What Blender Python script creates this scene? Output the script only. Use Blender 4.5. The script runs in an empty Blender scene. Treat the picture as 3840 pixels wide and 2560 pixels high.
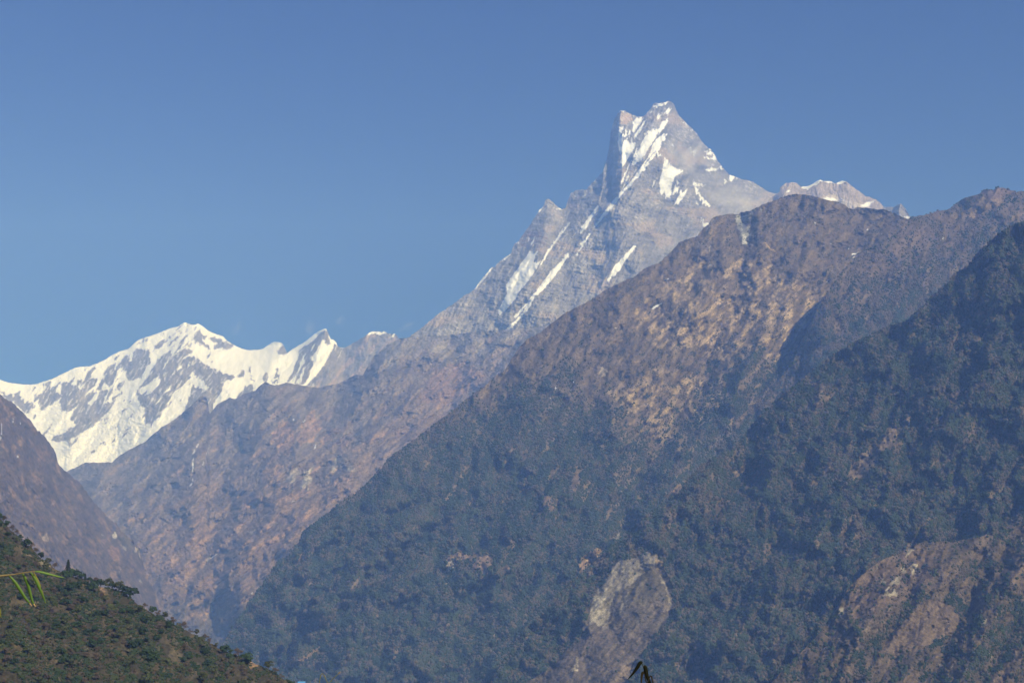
import bpy, math, random
import numpy as np
from mathutils import Vector

random.seed(7)
RNG = np.random.default_rng(11)
SC = bpy.context.scene
COL = SC.collection
R = math.radians

# ------------------------------------------------------------------ camera
PITCH, HFOV = R(9.0), R(40.0)
cam_d = bpy.data.cameras.new("camera")
cam_d.sensor_width = 36.0
cam_d.lens = 18.0 / math.tan(HFOV / 2)
cam_d.clip_start, cam_d.clip_end = 0.1, 120000.0
cam = bpy.data.objects.new("camera", cam_d)
COL.objects.link(cam)
cam.location = (0, 0, 0)
cam.rotation_euler = (R(90) + PITCH, 0, 0)
SC.camera = cam

# ------------------------------------------------------------------ sky, sun, exposure
SUN_DIR = Vector((0.52, -0.62, 0.60)).normalized()      # towards the sun: behind the camera, to the right
SUN_EL = math.asin(SUN_DIR.z)
SUN_AZ = math.atan2(SUN_DIR.x, SUN_DIR.y)               # clockwise from +Y
W = bpy.data.worlds.new("World")
SC.world = W
W.use_nodes = True
nt = W.node_tree
nt.nodes.clear()
sky = nt.nodes.new("ShaderNodeTexSky")
sky.sky_type = 'NISHITA'
sky.sun_disc = False
sky.sun_elevation = SUN_EL
sky.sun_rotation = SUN_AZ
sky.altitude = 5000.0
sky.air_density = 1.0
sky.dust_density = 0.0
sky.ozone_density = 4.0
bg = nt.nodes.new("ShaderNodeBackground")
bg.inputs["Strength"].default_value = 0.052
wo = nt.nodes.new("ShaderNodeOutputWorld")
deep = nt.nodes.new("ShaderNodeMix")                     # the deep blue of thin mountain air
deep.data_type = 'RGBA'
deep.blend_type = 'MULTIPLY'
deep.inputs[0].default_value = 1.0
deep.inputs[7].default_value = (0.16, 0.44, 1.0, 1.0)
nt.links.new(sky.outputs[0], deep.inputs[6])
nt.links.new(deep.outputs[2], bg.inputs[0])
nt.links.new(bg.outputs[0], wo.inputs[0])

sun_d = bpy.data.lights.new("sun", 'SUN')
sun_d.energy = 5.0
sun_d.angle = R(0.5)
sun_d.color = (1.0, 0.985, 0.97)
sun = bpy.data.objects.new("sun", sun_d)
COL.objects.link(sun)
sun.rotation_euler = SUN_DIR.to_track_quat('Z', 'Y').to_euler()
sun.location = (300, -300, 400)

SC.view_settings.view_transform = 'Standard'
SC.view_settings.look = 'None'
SC.view_settings.exposure = 0.12
SC.view_settings.gamma = 1.0
SC.render.engine = 'CYCLES'
SC.cycles.use_denoising = True
SC.cycles.max_bounces = 6
SC.cycles.diffuse_bounces = 2
SC.cycles.volume_bounces = 3
SC.cycles.transparent_max_bounces = 8

HAZE_DENSITY = 9.0e-5
HAZE_COLOR = (0.20, 0.385, 1.0)

# ------------------------------------------------------------------ pixel <-> ray (pixels of the 3840 x 2560 photograph)
F = 1920.0 / math.tan(HFOV / 2)
SP, CP = math.sin(PITCH), math.cos(PITCH)


def ray(px, py):
    """Horizontal unit direction (dx, dy) and rise per horizontal metre through a photograph pixel."""
    u = (np.asarray(px, float) - 1920.0) / F
    v = (1280.0 - np.asarray(py, float)) / F
    X, Y, Z = u, CP - v * SP, SP + v * CP
    h = np.hypot(X, Y)
    return X / h, Y / h, Z / h


CROPS = {  # measuring windows: origin and scale
    'C1': (0, 1100, .54422), 'C2': (1900, 340, .54422), 'C3': (1400, 700, .54422), 'C4': (2560, 650, .54422),
    'C5': (0, 1710, .54422), 'C6': (800, 1710, .54422), 'C7': (1900, 1710, .54422), 'C8': (2560, 1400, .7399),
    'D4': (0, 1880, .28700), 'D5': (500, 2110, .28700), 'D6': (2280, 360, .22956), 'D7': (2850, 640, .25510),
    'D8': (2500, 650, .22318), 'D1': (0, 2080, .16580), 'D2': (2320, 2450, .07015), 'D3': (1060, 2480, .10204),
    'G1': (2760, 660, .45918), 'G2': (0, 1180, .30612), 'G3': (640, 1180, .30612), 'G4': (3000, 2000, .35714),
    'G5': (2100, 2000, .25510), 'G6': (1100, 1180, .18707), 'V': (0, 0, 1.63265), 'S': (0, 0, 1.0)}


def T(c, *pts):
    ox, oy, s = CROPS[c]
    a = np.array(pts, float).reshape(-1, 2)
    return a * s + (ox, oy)


def J(*parts):
    return np.vstack(parts)


# ------------------------------------------------------------------ noise
def _perlin_tile(n, per, rng):
    g = rng.uniform(0, 2 * np.pi, (per, per))
    gx, gy = np.cos(g), np.sin(g)
    t = np.arange(n) * per / n
    i0 = t.astype(int)
    f = t - i0
    i1 = (i0 + 1) % per
    w = f * f * f * (f * (f * 6 - 15) + 10)
    fy, fx = f[:, None], f[None, :]

    def d(a, b, oy, ox):
        return gx[np.ix_(a, b)] * (fx - ox) + gy[np.ix_(a, b)] * (fy - oy)
    wx, wy = w[None, :], w[:, None]
    top = d(i0, i0, 0, 0) * (1 - wx) + d(i0, i1, 0, 1) * wx
    bot = d(i1, i0, 1, 0) * (1 - wx) + d(i1, i1, 1, 1) * wx
    return (top * (1 - wy) + bot * wy) * 1.5


TN = 1024
_base, _fbm, _rid = 16, np.zeros((TN, TN)), np.zeros((TN, TN))
_amp, _per = 1.0, _base
for _o in range(5):
    _p = _perlin_tile(TN, _per, RNG)
    _fbm += _amp * _p
    _rid += _amp * (1 - np.abs(_p) * 2.2)
    _amp *= 0.52
    _per *= 2
_fbm = (_fbm / _fbm.std() * 0.5).astype(np.float32)
_rid = ((_rid - _rid.mean()) / _rid.std() * 0.5).astype(np.float32)


def _sample(tex, x, y):
    n, m = tex.shape
    x0 = np.floor(x).astype(np.int64)
    y0 = np.floor(y).astype(np.int64)
    fx, fy = x - x0, y - y0
    x0 %= m
    y0 %= n
    x1, y1 = (x0 + 1) % m, (y0 + 1) % n
    return (tex[y0, x0] * (1 - fx) + tex[y0, x1] * fx) * (1 - fy) + (tex[y1, x0] * (1 - fx) + tex[y1, x1] * fx) * fy


def noise(x, y, size, seed=0, rot=0.0, stretch=1.0, tex=None):
    """Fractal noise (std 0.5) whose largest lumps are about `size` across; stretched along direction `rot` (degrees, x right, y down)."""
    c, s = math.cos(R(rot)), math.sin(R(rot))
    a = (x * c + y * s) / stretch
    b = -x * s + y * c
    k = (TN / _base) / size
    return _sample(_fbm if tex is None else tex, a * k + seed * 137.3, b * k + seed * 71.7 + 19.1)


def ridged(x, y, size, seed=0, rot=0.0, stretch=1.0):
    return noise(x, y, size, seed, rot, stretch, _rid)


def blur(h, n=1):
    for _ in range(n):
        h = (np.roll(h, 1, 1) + 2 * h + np.roll(h, -1, 1)) / 4
        p = np.pad(h, ((1, 1), (0, 0)), mode='edge')
        h = (p[:-2] + 2 * p[1:-1] + p[2:]) / 4
    return h


def gully_map(w, h, seed, talus=1.0, expo=0.42, thresh=5, lumps=30):
    """Branching ridges and gullies worn into a slope whose fall line runs down the rows: water gathers row by row."""
    rng = np.random.default_rng(seed)
    yy, xx = np.mgrid[0:h, 0:w].astype(float)
    ox = rng.integers(0, 900)
    H = noise(xx + ox, yy, lumps * 1.0, seed) * 6 + noise(xx + ox, yy, lumps / 3.0, seed + 5) * 2
    c = np.arange(w)
    for it in range(4):
        A = np.ones((h, w))
        Hj = H + rng.normal(0, 0.35, (h, w))
        for i in range(h - 1):
            n0, nm, np_ = Hj[i + 1], np.roll(Hj[i + 1], 1), np.roll(Hj[i + 1], -1)
            off = np.zeros(w, int)
            best = n0.copy()
            m = nm < best
            off[m] = -1
            best[m] = nm[m]
            m = np_ < best
            off[m] = 1
            np.add.at(A[i + 1], (c + off) % w, A[i])
        ch = np.where(A > thresh, -(np.minimum(A, 900.0) ** expo) * 2.2, 8.0)
        e = np.concatenate([ch, ch, ch], axis=1)
        cc = np.arange(3 * w)[None, :]
        lo = np.minimum.accumulate(e - talus * cc, axis=1) + talus * cc
        hi = (np.minimum.accumulate((e + talus * cc)[:, ::-1], axis=1))[:, ::-1] - talus * cc
        E = np.minimum(lo, hi)[:, w:2 * w]
        E = blur(E, 2)
        H = 0.35 * H + 0.65 * E
    H = blur(H, 1)
    H -= blur(H, 60) * 0.5
    H = (H - H.mean()) / H.std()
    return H.astype(np.float32)


def gully(G, x, y, cell, lean=0.0, warp=0.0, seed=0):
    """Sample a gully map; lean = how far (px sideways per px down) the gullies run to the left."""
    if warp:
        x = x + warp * noise(x, y, warp * 6, seed + 31)
        y = y + warp * noise(x, y, warp * 6, seed + 37)
    a = (x + lean * y) / cell
    h = G.shape[0] - 60
    f1 = (y / cell / h) % 1.0
    f2 = (f1 + 0.5) % 1.0
    w1, w2 = 1 - np.abs(2 * f1 - 1), 1 - np.abs(2 * f2 - 1)
    w1, w2 = w1 * w1, w2 * w2
    return (w1 * _sample(G, a, 40 + f1 * h) + w2 * _sample(G, a + 201.3, 40 + f2 * h)) / np.sqrt(w1 * w1 + w2 * w2)


def sstep(a, b, x):
    t = np.clip((x - a) / (b - a), 0, 1)
    return t * t * (3 - 2 * t)


def inside(P, x, y):
    P = np.asarray(P, float)
    out = np.zeros(x.shape, bool)
    m = (x >= P[:, 0].min()) & (x <= P[:, 0].max()) & (y >= P[:, 1].min()) & (y <= P[:, 1].max())
    if not m.any():
        return out
    xs, ys = x[m], y[m]
    r = np.zeros(xs.shape, bool)
    n = len(P)
    for i in range(n):
        x0, y0 = P[i]
        x1, y1 = P[(i + 1) % n]
        if y0 == y1:
            continue
        k = ((y0 > ys) != (y1 > ys)) & (xs < (x1 - x0) * (ys - y0) / (y1 - y0) + x0)
        r ^= k
    out[m] = r
    return out


def dist_line(P, x, y, reach=1e9):
    P = np.asarray(P, float)
    d = np.full(x.shape, reach)
    m = (x > P[:, 0].min() - reach) & (x < P[:, 0].max() + reach) & (y > P[:, 1].min() - reach) & (y < P[:, 1].max() + reach)
    if not m.any():
        return d
    xs, ys = x[m], y[m]
    dd = np.full(xs.shape, reach)
    for i in range(len(P) - 1):
        ax, ay = P[i]
        bx, by = P[i + 1] - P[i]
        L = bx * bx + by * by + 1e-9
        t = np.clip(((xs - ax) * bx + (ys - ay) * by) / L, 0, 1)
        dd = np.minimum(dd, np.hypot(xs - ax - t * bx, ys - ay - t * by))
    d[m] = dd
    return d


def tent(P, x, y, w):
    return np.clip(1 - dist_line(P, x, y, w) / w, 0, 1)


def mixc(base, col, m):
    m = np.clip(m, 0, 1)[..., None]
    return base * (1 - m) + np.asarray(col, float) * m


# ------------------------------------------------------------------ object helpers
def tag(o, label=None, cat=None, group=None, kind=None):
    if label:
        o["label"] = label
    if cat:
        o["category"] = cat
    if group:
        o["group"] = group
    if kind:
        o["kind"] = kind
    return o


def mesh_from(name, V, Fc, mats, parent=None, smooth=False, mat_idx=None):
    me = bpy.data.meshes.new(name)
    me.from_pydata([tuple(v) for v in V], [], [tuple(f) for f in Fc])
    for m in (mats if isinstance(mats, (list, tuple)) else [mats]):
        me.materials.append(m)
    if mat_idx is not None:
        me.polygons.foreach_set("material_index", mat_idx)
    if smooth:
        me.polygons.foreach_set("use_smooth", [True] * len(me.polygons))
    me.update()
    o = bpy.data.objects.new(name, me)
    COL.objects.link(o)
    if parent:
        o.parent = parent
    return o


def empty(name, loc=(0, 0, 0)):
    o = bpy.data.objects.new(name, None)
    COL.objects.link(o)
    o.location = loc
    return o


def new_mat(name):
    m = bpy.data.materials.new(name)
    m.use_nodes = True
    n = m.node_tree
    n.nodes.clear()
    out = n.nodes.new("ShaderNodeOutputMaterial")
    b = n.nodes.new("ShaderNodeBsdfPrincipled")
    n.links.new(b.outputs[0], out.inputs["Surface"])
    b.inputs["Roughness"].default_value = 0.9
    b.inputs["Specular IOR Level"].default_value = 0.15
    return m, n, b


def ground_material(name, grain, vary=0.35, bump=0.6):
    """Soil, rock and snow: the surface's own colour (stored on its vertices) broken up by two sizes of grain."""
    m, n, b = new_mat(name)
    at = n.nodes.new("ShaderNodeAttribute")
    at.attribute_name = "tone"
    tc = n.nodes.new("ShaderNodeTexCoord")
    n1 = n.nodes.new("ShaderNodeTexNoise")
    n1.inputs["Scale"].default_value = 1.0 / grain
    n1.inputs["Detail"].default_value = 5.0
    n1.inputs["Roughness"].default_value = 0.65
    n.links.new(tc.outputs["Object"], n1.inputs["Vector"])
    mr = n.nodes.new("ShaderNodeMapRange")
    mr.inputs["From Min"].default_value = 0.3
    mr.inputs["From Max"].default_value = 0.7
    mr.inputs["To Min"].default_value = 1 - vary
    mr.inputs["To Max"].default_value = 1 + vary
    n.links.new(n1.outputs["Fac"], mr.inputs["Value"])
    # snow is even: fade the grain where the surface is bright
    lum = n.nodes.new("ShaderNodeSeparateColor")
    n.links.new(at.outputs["Color"], lum.inputs[0])
    k = n.nodes.new("ShaderNodeMapRange")
    k.inputs["From Min"].default_value = 0.45
    k.inputs["From Max"].default_value = 0.75
    k.inputs["To Min"].default_value = 1.0
    k.inputs["To Max"].default_value = 0.052
    n.links.new(lum.outputs["Green"], k.inputs["Value"])
    mxf = n.nodes.new("ShaderNodeMix")
    mxf.inputs[2].default_value = 1.0
    n.links.new(k.outputs[0], mxf.inputs[0])
    n.links.new(mr.outputs[0], mxf.inputs[3])
    vm = n.nodes.new("ShaderNodeVectorMath")
    vm.operation = 'SCALE'
    n.links.new(at.outputs["Color"], vm.inputs[0])
    n.links.new(mxf.outputs[0], vm.inputs["Scale"])
    n.links.new(vm.outputs[0], b.inputs["Base Color"])
    bp = n.nodes.new("ShaderNodeBump")
    bp.inputs["Strength"].default_value = bump
    bp.inputs["Distance"].default_value = grain * 0.6
    n2 = n.nodes.new("ShaderNodeTexNoise")
    n2.inputs["Scale"].default_value = 1.6 / grain
    n2.inputs["Detail"].default_value = 4.0
    n.links.new(tc.outputs["Object"], n2.inputs["Vector"])
    mlt = n.nodes.new("ShaderNodeMath")
    mlt.operation = 'MULTIPLY'
    n.links.new(n2.outputs["Fac"], mlt.inputs[0])
    n.links.new(k.outputs[0], mlt.inputs[1])
    n.links.new(mlt.outputs[0], bp.inputs["Height"])
    n.links.new(bp.outputs[0], b.inputs["Normal"])
    return m


FLOOR_Z = -720.0


class Layer:
    """One mountainside: a crest, a front slope with relief and a back slope, all as one sheet of real terrain."""

    def __init__(s, sil, ybot, rtop, rbot, step, jag=0.0, jag_size=40, seed=1, near=1.0):
        s.near = near
        s.x0, s.x1 = sil[:, 0].min(), sil[:, 0].max()
        n = int((s.x1 - s.x0) / step) + 2
        xs = np.linspace(s.x0, s.x1, n)
        yt = np.interp(xs, sil[:, 0], sil[:, 1])
        if jag:
            yt = yt + jag * noise(xs, xs * 0 + seed * 53.0, jag_size, seed)
        yb = np.maximum(np.interp(xs, ybot[:, 0], ybot[:, 1]), yt + 12)
        m = int((yb - yt).max() / step) + 2
        t = np.linspace(0, 1, m)[:, None]
        s.px = np.repeat(xs[None, :], m, 0)
        s.py = yt[None, :] + (yb - yt)[None, :] * t
        s.t = np.repeat(t, n, 1)
        rt = np.interp(xs, rtop[:, 0], rtop[:, 1])[None, :] * near
        rb = np.interp(xs, rbot[:, 0], rbot[:, 1])[None, :] * near
        k = max(3, int(170 / step)) | 1                    # depth follows the crest's general run, not each notch of it
        ker = np.hanning(k + 2)[1:-1]
        ker /= ker.sum()
        ys = np.convolve(np.pad(yt, k // 2, mode='edge'), ker, 'valid')
        td = (s.py - ys[None, :]) / np.maximum(yb - ys, 12)[None, :]
        td = np.clip(np.where(td < 0, td * 0.3, td), -0.14, 1.2)
        s.r = 1.0 / (1.0 / rt + (1.0 / rb - 1.0 / rt) * td)
        s.m, s.n, s.seed = m, n, seed
        s.below = (s.py - yt[None, :])          # px below the crest
        s.mpp = float(np.mean(s.r)) / F         # metres per photograph pixel

    def relief(s, d):
        s.r = s.r - d * s.near

    def points(s):
        dx, dy, e = ray(s.px, s.py)
        s.P = np.stack([dx * s.r, dy * s.r, e * s.r], -1)
        return s.P

    def build(s, name, colour, mat, label, cat, back=2600.0, back_slope=0.75):
        P = s.points()
        dx, dy, e = ray(s.px[0], s.py[0])
        D = np.stack([dx, dy, 0 * dx], -1)
        rows, cols = [P], [colour]
        for d in (12, 40, 110, 300, 800, back):
            q = P[0] + D * d
            q[:, 2] = np.maximum(P[0][:, 2] - d * back_slope, FLOOR_Z - 40)
            rows.insert(0, q[None])
            cols.insert(0, colour[:1])
        dx, dy, e = ray(s.px[-1], s.py[-1])
        D = np.stack([dx, dy, 0 * dx], -1)
        for k in (0.3, 1.0):
            q = P[-1].copy()
            fall = np.maximum(P[-1][:, 2] - FLOOR_Z, 0) * k + 15 * k
            q -= D * np.minimum(fall * 1.1, 0.45 * s.r[-1])[:, None]
            q[:, 2] -= fall
            rows.append(q[None])
            cols.append(colour[-1:])
        A = np.concatenate(rows, 0)
        Cc = np.clip(np.concatenate(cols, 0), 0.004, 0.95)
        m, n = A.shape[:2]
        me = bpy.data.meshes.new(name)
        nv = m * n
        me.vertices.add(nv)
        me.vertices.foreach_set("co", A.reshape(-1).astype(np.float32))
        idx = np.arange(nv).reshape(m, n)
        q = np.stack([idx[:-1, :-1], idx[1:, :-1], idx[1:, 1:], idx[:-1, 1:]], -1).reshape(-1, 4)
        nf = len(q)
        me.loops.add(nf * 4)
        me.polygons.add(nf)
        me.loops.foreach_set("vertex_index", q.reshape(-1).astype(np.int32))
        me.polygons.foreach_set("loop_start", np.arange(0, nf * 4, 4, dtype=np.int32))
        me.polygons.foreach_set("loop_total", np.full(nf, 4, np.int32))
        me.polygons.foreach_set("use_smooth", np.ones(nf, bool))
        at = me.attributes.new("tone", 'FLOAT_COLOR', 'POINT')
        at.data.foreach_set("color", np.concatenate([Cc, np.ones((m, n, 1))], -1).reshape(-1).astype(np.float32))
        me.materials.append(mat)
        me.update(calc_edges=True)
        me.validate()
        o = bpy.data.objects.new(name, me)
        COL.objects.link(o)
        tag(o, label, cat, kind="structure")
        return o

    def scatter(s, n, weight, rng):
        """n random points on the front slope, density following weight (per photograph pixel)."""
        w = np.clip(weight, 0, None) * (s.below[-1] / (s.m - 1))[None, :]
        c = np.cumsum(w.reshape(-1))
        k = np.searchsorted(c, rng.uniform(0, c[-1], n))
        i, j = np.minimum(k // s.n, s.m - 2), np.minimum(k % s.n, s.n - 2)
        a, b = rng.uniform(0, 1, n)[:, None], rng.uniform(0, 1, n)[:, None]
        P = s.P
        return (P[i, j] * (1 - a) + P[i + 1, j] * a) * (1 - b) + (P[i, j + 1] * (1 - a) + P[i + 1, j + 1] * a) * b, i, j


def paint(base, L, items, warp=0.0, wsize=20, spike=0.0, spike_rot=60.0, seed=0):
    """Patches with a shape of their own (snow, scree, slips): edges broken up by noise, ends drawn out down the fall line."""
    x, y = L.px, L.py
    if warp:
        x = x + warp * noise(L.px, L.py, wsize, seed + 3)
        y = y + warp * noise(L.px, L.py, wsize, seed + 4)
    if spike:
        c, sn = math.cos(R(spike_rot)), math.sin(R(spike_rot))
        k = noise(L.px, L.py, wsize * 0.6, seed + 9, spike_rot, 7.0)
        x = x + c * spike * k
        y = y + sn * spike * k
    for poly, val in items:
        base[inside(poly, x, y)] = val
    return base


# ================================================================== the setting
SNOW = np.array((0.80, 0.845, 0.95))
ROCK = np.array((0.20, 0.185, 0.175))

ground_mat = ground_material("valley_soil", 40.0)
gm = bpy.data.meshes.new("ground")
N_ = 24
gv, gf = [(0, 5500.0, FLOOR_Z)], []
for k in range(N_):
    a = 2 * math.pi * k / N_
    gv.append((12000 * math.cos(a), 5500 + 12000 * math.sin(a), FLOOR_Z))
for k in range(N_):
    gf.append((0, 1 + k, 1 + (k + 1) % N_))
gm.from_pydata(gv, [], gf)
ga = gm.attributes.new("tone", 'FLOAT_COLOR', 'POINT')
ga.data.foreach_set("color", np.tile(np.array((0.07, 0.065, 0.045, 1), np.float32), len(gv)))
gm.materials.append(ground_mat)
go = bpy.data.objects.new("ground", gm)
COL.objects.link(go)
tag(go, "dark valley floor far below the mountainsides", "ground", kind="structure")

rock_far = ground_material("far_rock_and_snow", 30.0, 0.28, 0.6)
rock_mid = ground_material("brown_mountain_soil", 24.0, 0.42, 0.9)
scrub = ground_material("scrub_slope_soil", 11.0, 0.42, 0.8)
near_soil = ground_material("near_hill_soil", 2.5, 0.35, 0.6)

# ------------------------------------------------------------------ far snow range
sil = J(T('S', -620, 1290, -380, 1360, -120, 1405), T('G2', 0, 795, 60, 815, 150, 838, 250, 850, 340, 854, 440, 850, 540, 812, 640, 785, 740, 735, 830, 690, 930, 648,
          1000, 635, 1090, 630, 1180, 598, 1280, 550, 1380, 490, 1470, 448, 1580, 412, 1680, 320, 1750, 285, 1900, 240, 2020, 190,
          2100, 160, 2190, 143, 2230, 110, 2265, 88),
        T('G3', 240, 118, 295, 128, 330, 108, 395, 140, 440, 180, 520, 225, 640, 262, 700, 325, 770, 365, 830, 400, 900, 420, 970, 435,
          1080, 430, 1140, 410, 1190, 375, 1240, 342, 1280, 328, 1350, 340, 1385, 370, 1410, 430, 1430, 470, 1470, 435, 1530, 400,
          1630, 340, 1720, 270, 1800, 210, 1860, 180, 1890, 168, 1910, 180, 1935, 230, 1960, 300, 1990, 303, 2030, 340, 2050, 390,
          2110, 405, 2160, 390, 2200, 365, 2280, 320),
        T('G6', 1280, 535, 1330, 485, 1420, 440, 1480, 385, 1560, 340, 1720, 335, 1780, 345, 1815, 322, 1850, 345, 1900, 365, 1980, 385,
          2020, 376, 2060, 390, 2110, 470, 2200, 500), T('S', 1620, 1330))
L = Layer(sil, T('S', -120, 1560, 0, 1580, 160, 1760, 240, 1800, 440, 1760, 560, 1640, 830, 1500, 960, 1470, 1100, 1480, 1330, 1440, 1450, 1360, 1620, 1350),
          T('S', 0, 19000, 700, 20200, 1000, 19500, 1160, 18800, 1530, 17500, 1620, 17500),
          T('S', 0, 17200, 250, 15800, 700, 16300, 1200, 17000, 1620, 17000), 2.6, 1.2, 14, 21, near=0.78)
GA = gully_map(480, 260, 3, talus=0.9)
x, y = L.px, L.py
rg = gully(GA, x, y, 3.0, lean=0.55, warp=10, seed=2)
K = np.zeros(x.shape)      # 0 snow, 1 rock, 2 warm rock
rk = []
for p in (
    (0, 935, 70, 965, 190, 995, 180, 940, 245, 945, 245, 1010, 320, 1070, 400, 1075, 415, 1090, 400, 1130, 300, 1195, 200, 1095, 40, 1010),
    (440, 960, 500, 985, 560, 905, 620, 895, 690, 850, 720, 835, 740, 870, 700, 880, 685, 940, 720, 970, 750, 975, 745, 1010, 600, 1120, 510, 1165, 480, 1120, 470, 1040, 420, 1060),
    (750, 850, 790, 815, 860, 830, 900, 800, 870, 850, 930, 870, 960, 800, 1000, 800, 960, 870, 975, 930, 950, 960, 1040, 850, 1100, 790, 1170, 770, 1185, 800,
     1170, 850, 1130, 900, 1050, 960, 1060, 970, 1140, 920, 1190, 965, 1140, 1010, 1080, 1060, 1070, 1105, 1130, 1090, 1180, 1040, 1220, 960, 1250, 905,
     1320, 920, 1325, 950, 1290, 1000, 1270, 1100, 1300, 1090, 1420, 1040, 1390, 1100, 1280, 1230, 1200, 1310, 1130, 1370, 1000, 1440, 930, 1480, 860, 1530,
     740, 1545, 680, 1560, 630, 1540, 650, 1490, 720, 1465, 800, 1440, 930, 1350, 920, 1320, 880, 1290, 875, 1230, 900, 1180, 980, 1075, 900, 1160, 820, 1195, 760, 1160, 735, 1080, 755, 1000),
    (1060, 740, 1080, 690, 1170, 630, 1180, 640, 1130, 710, 1120, 760, 1030, 850, 990, 870, 1030, 800),
    (1265, 730, 1320, 640, 1400, 590, 1425, 600, 1400, 660, 1440, 690, 1400, 790, 1380, 860, 1340, 890, 1320, 850, 1280, 830, 1240, 920, 1200, 920, 1195, 890, 1260, 780, 1300, 740),
    (1420, 690, 1440, 620, 1490, 560, 1540, 510, 1600, 480, 1580, 590, 1610, 570, 1640, 490, 1620, 460, 1690, 405, 1740, 400, 1760, 430, 1830, 430, 1830, 560, 1845, 600,
     1790, 640, 1740, 760, 1650, 795, 1560, 800, 1545, 700, 1520, 680, 1480, 710, 1520, 620, 1480, 650),
    (1420, 890, 1460, 840, 1520, 825, 1490, 880, 1470, 915, 1425, 915),
    (1380, 1000, 1430, 980, 1500, 950, 1490, 975, 1420, 1010, 1390, 1040),
    (1490, 1190, 1530, 1150, 1560, 1155, 1540, 1180, 1500, 1210),
    (1980, 500, 2040, 470, 2100, 440, 2110, 480, 2060, 550, 1990, 660, 2040, 600, 2130, 500, 2200, 460, 2280, 430, 2352, 420, 2352, 720, 2300, 800, 2210, 900, 2100, 980,
     2050, 1080, 2030, 1130, 2060, 1130, 1970, 1220, 1880, 1310, 1860, 1360, 1790, 1310, 1760, 1240, 1790, 1160, 1720, 1100, 1690, 1020, 1670, 960, 1710, 880, 1850, 720, 1900, 600),
    (1880, 440, 1920, 370, 2000, 310, 2060, 300, 2010, 360, 1950, 400, 1900, 435),
    (1390, 560, 1420, 500, 1460, 495, 1440, 550), (1730, 300, 1770, 290, 1755, 325), (1680, 350, 1715, 340, 1700, 362),
    (2150, 200, 2200, 140, 2250, 100, 2200, 160), (2050, 390, 2100, 330, 2230, 230, 2160, 310), (2000, 300, 2100, 270, 2250, 170, 2110, 250),
    (2070, 420, 2110, 395, 2140, 360, 2120, 400), (2250, 390, 2290, 355, 2310, 380, 2280, 395), (2130, 480, 2200, 380, 2250, 320, 2200, 420)):
    rk.append((T('G2', *p), 1))
for p in (
    (280, 270, 320, 200, 350, 180, 380, 230, 390, 260, 390, 310, 410, 360, 470, 380, 490, 420, 430, 410, 340, 360, 300, 320),
    (470, 290, 540, 270, 640, 310, 700, 350, 780, 380, 700, 430, 620, 420, 600, 400, 550, 430, 520, 390, 580, 350, 500, 320),
    (400, 240, 440, 260, 420, 310, 395, 280), (1310, 430, 1385, 372, 1430, 470, 1370, 510, 1330, 460),
    (0, 500, 60, 490, 130, 420, 200, 420, 260, 440, 250, 480, 300, 530, 350, 550, 420, 600, 500, 650, 640, 710, 740, 745, 800, 745, 760, 790, 640, 840, 520, 860, 480, 900,
     430, 930, 470, 890, 400, 800, 330, 770, 300, 740, 270, 685, 240, 740, 180, 850, 100, 920, 0, 1000)):
    rk.append((T('G3', *p), 1))
sn = []
for p in ((1710, 960, 1730, 900, 1840, 830, 1930, 760, 1955, 720, 1940, 790, 1980, 800, 1950, 860, 1870, 940, 1790, 990, 1800, 930, 1740, 985),
          (1895, 1120, 1910, 1080, 2040, 910, 2110, 860, 2090, 910, 2040, 950, 1940, 1080),
          (2030, 1130, 2100, 1000, 2200, 885, 2215, 910, 2300, 800, 2352, 740, 2352, 1050, 2260, 1180, 2140, 1290, 2020, 1360, 1900, 1320, 1990, 1190),
          (2180, 680, 2190, 630, 2230, 620, 2220, 660), (2285, 630, 2310, 590, 2330, 600, 2310, 640), (690, 960, 700, 890, 740, 900, 735, 960),
          (1990, 660, 2030, 590, 2060, 560, 2030, 630)):
    sn.append((T('G2', *p), 0))
for p in ((80, 660, 120, 625, 135, 660, 95, 685), (195, 600, 240, 590, 215, 640), (130, 560, 190, 500, 260, 480, 300, 520, 200, 530),
          (270, 685, 300, 740, 310, 790, 280, 840, 265, 900, 240, 1000, 200, 1080, 100, 1230, 0, 1320, 0, 980, 110, 890, 120, 920, 180, 850, 235, 750),
          (300, 790, 360, 780, 470, 890, 430, 935, 370, 910, 280, 850), (535, 700, 590, 695, 560, 715)):
    sn.append((T('G3', *p), 0))
rk2 = []
for p in ((265, 850, 330, 880, 400, 920, 430, 940, 330, 1060, 180, 1190, 200, 1080, 240, 980),
          (0, 1320, 180, 1190, 430, 940, 500, 860, 640, 842, 630, 930, 600, 980, 540, 1060, 480, 1215, 300, 1400, 0, 1568),
          (810, 750, 895, 660, 900, 760, 850, 760, 820, 770), (890, 960, 900, 880, 1000, 870, 1020, 920, 980, 990, 890, 975), (1110, 800, 1160, 715, 1195, 720, 1190, 790, 1180, 820),
          (1215, 810, 1290, 800, 1340, 820, 1280, 835), (1280, 760, 1290, 650, 1330, 750, 1320, 790), (950, 640, 985, 640, 975, 720, 1030, 850, 990, 800),
          (780, 1030, 870, 940, 920, 965, 840, 1010),
          (1585, 425, 1700, 360, 1820, 240, 1915, 180, 1945, 250, 1975, 345, 1920, 355, 1880, 310, 1875, 280, 1820, 380, 1740, 500, 1745, 610, 1720, 660, 1660, 860, 1530, 850, 1550, 730,
           1480, 790, 1440, 830, 1430, 800, 1490, 720, 1530, 600, 1560, 540),
          (2000, 360, 2040, 380, 2110, 395, 2200, 340, 2352, 240, 3200, 200, 3200, 1000, 1640, 1000, 1640, 875, 1770, 760, 1890, 600, 1980, 440)):
    rk2.append((T('G3', *p), 1))
sn2 = []
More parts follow.
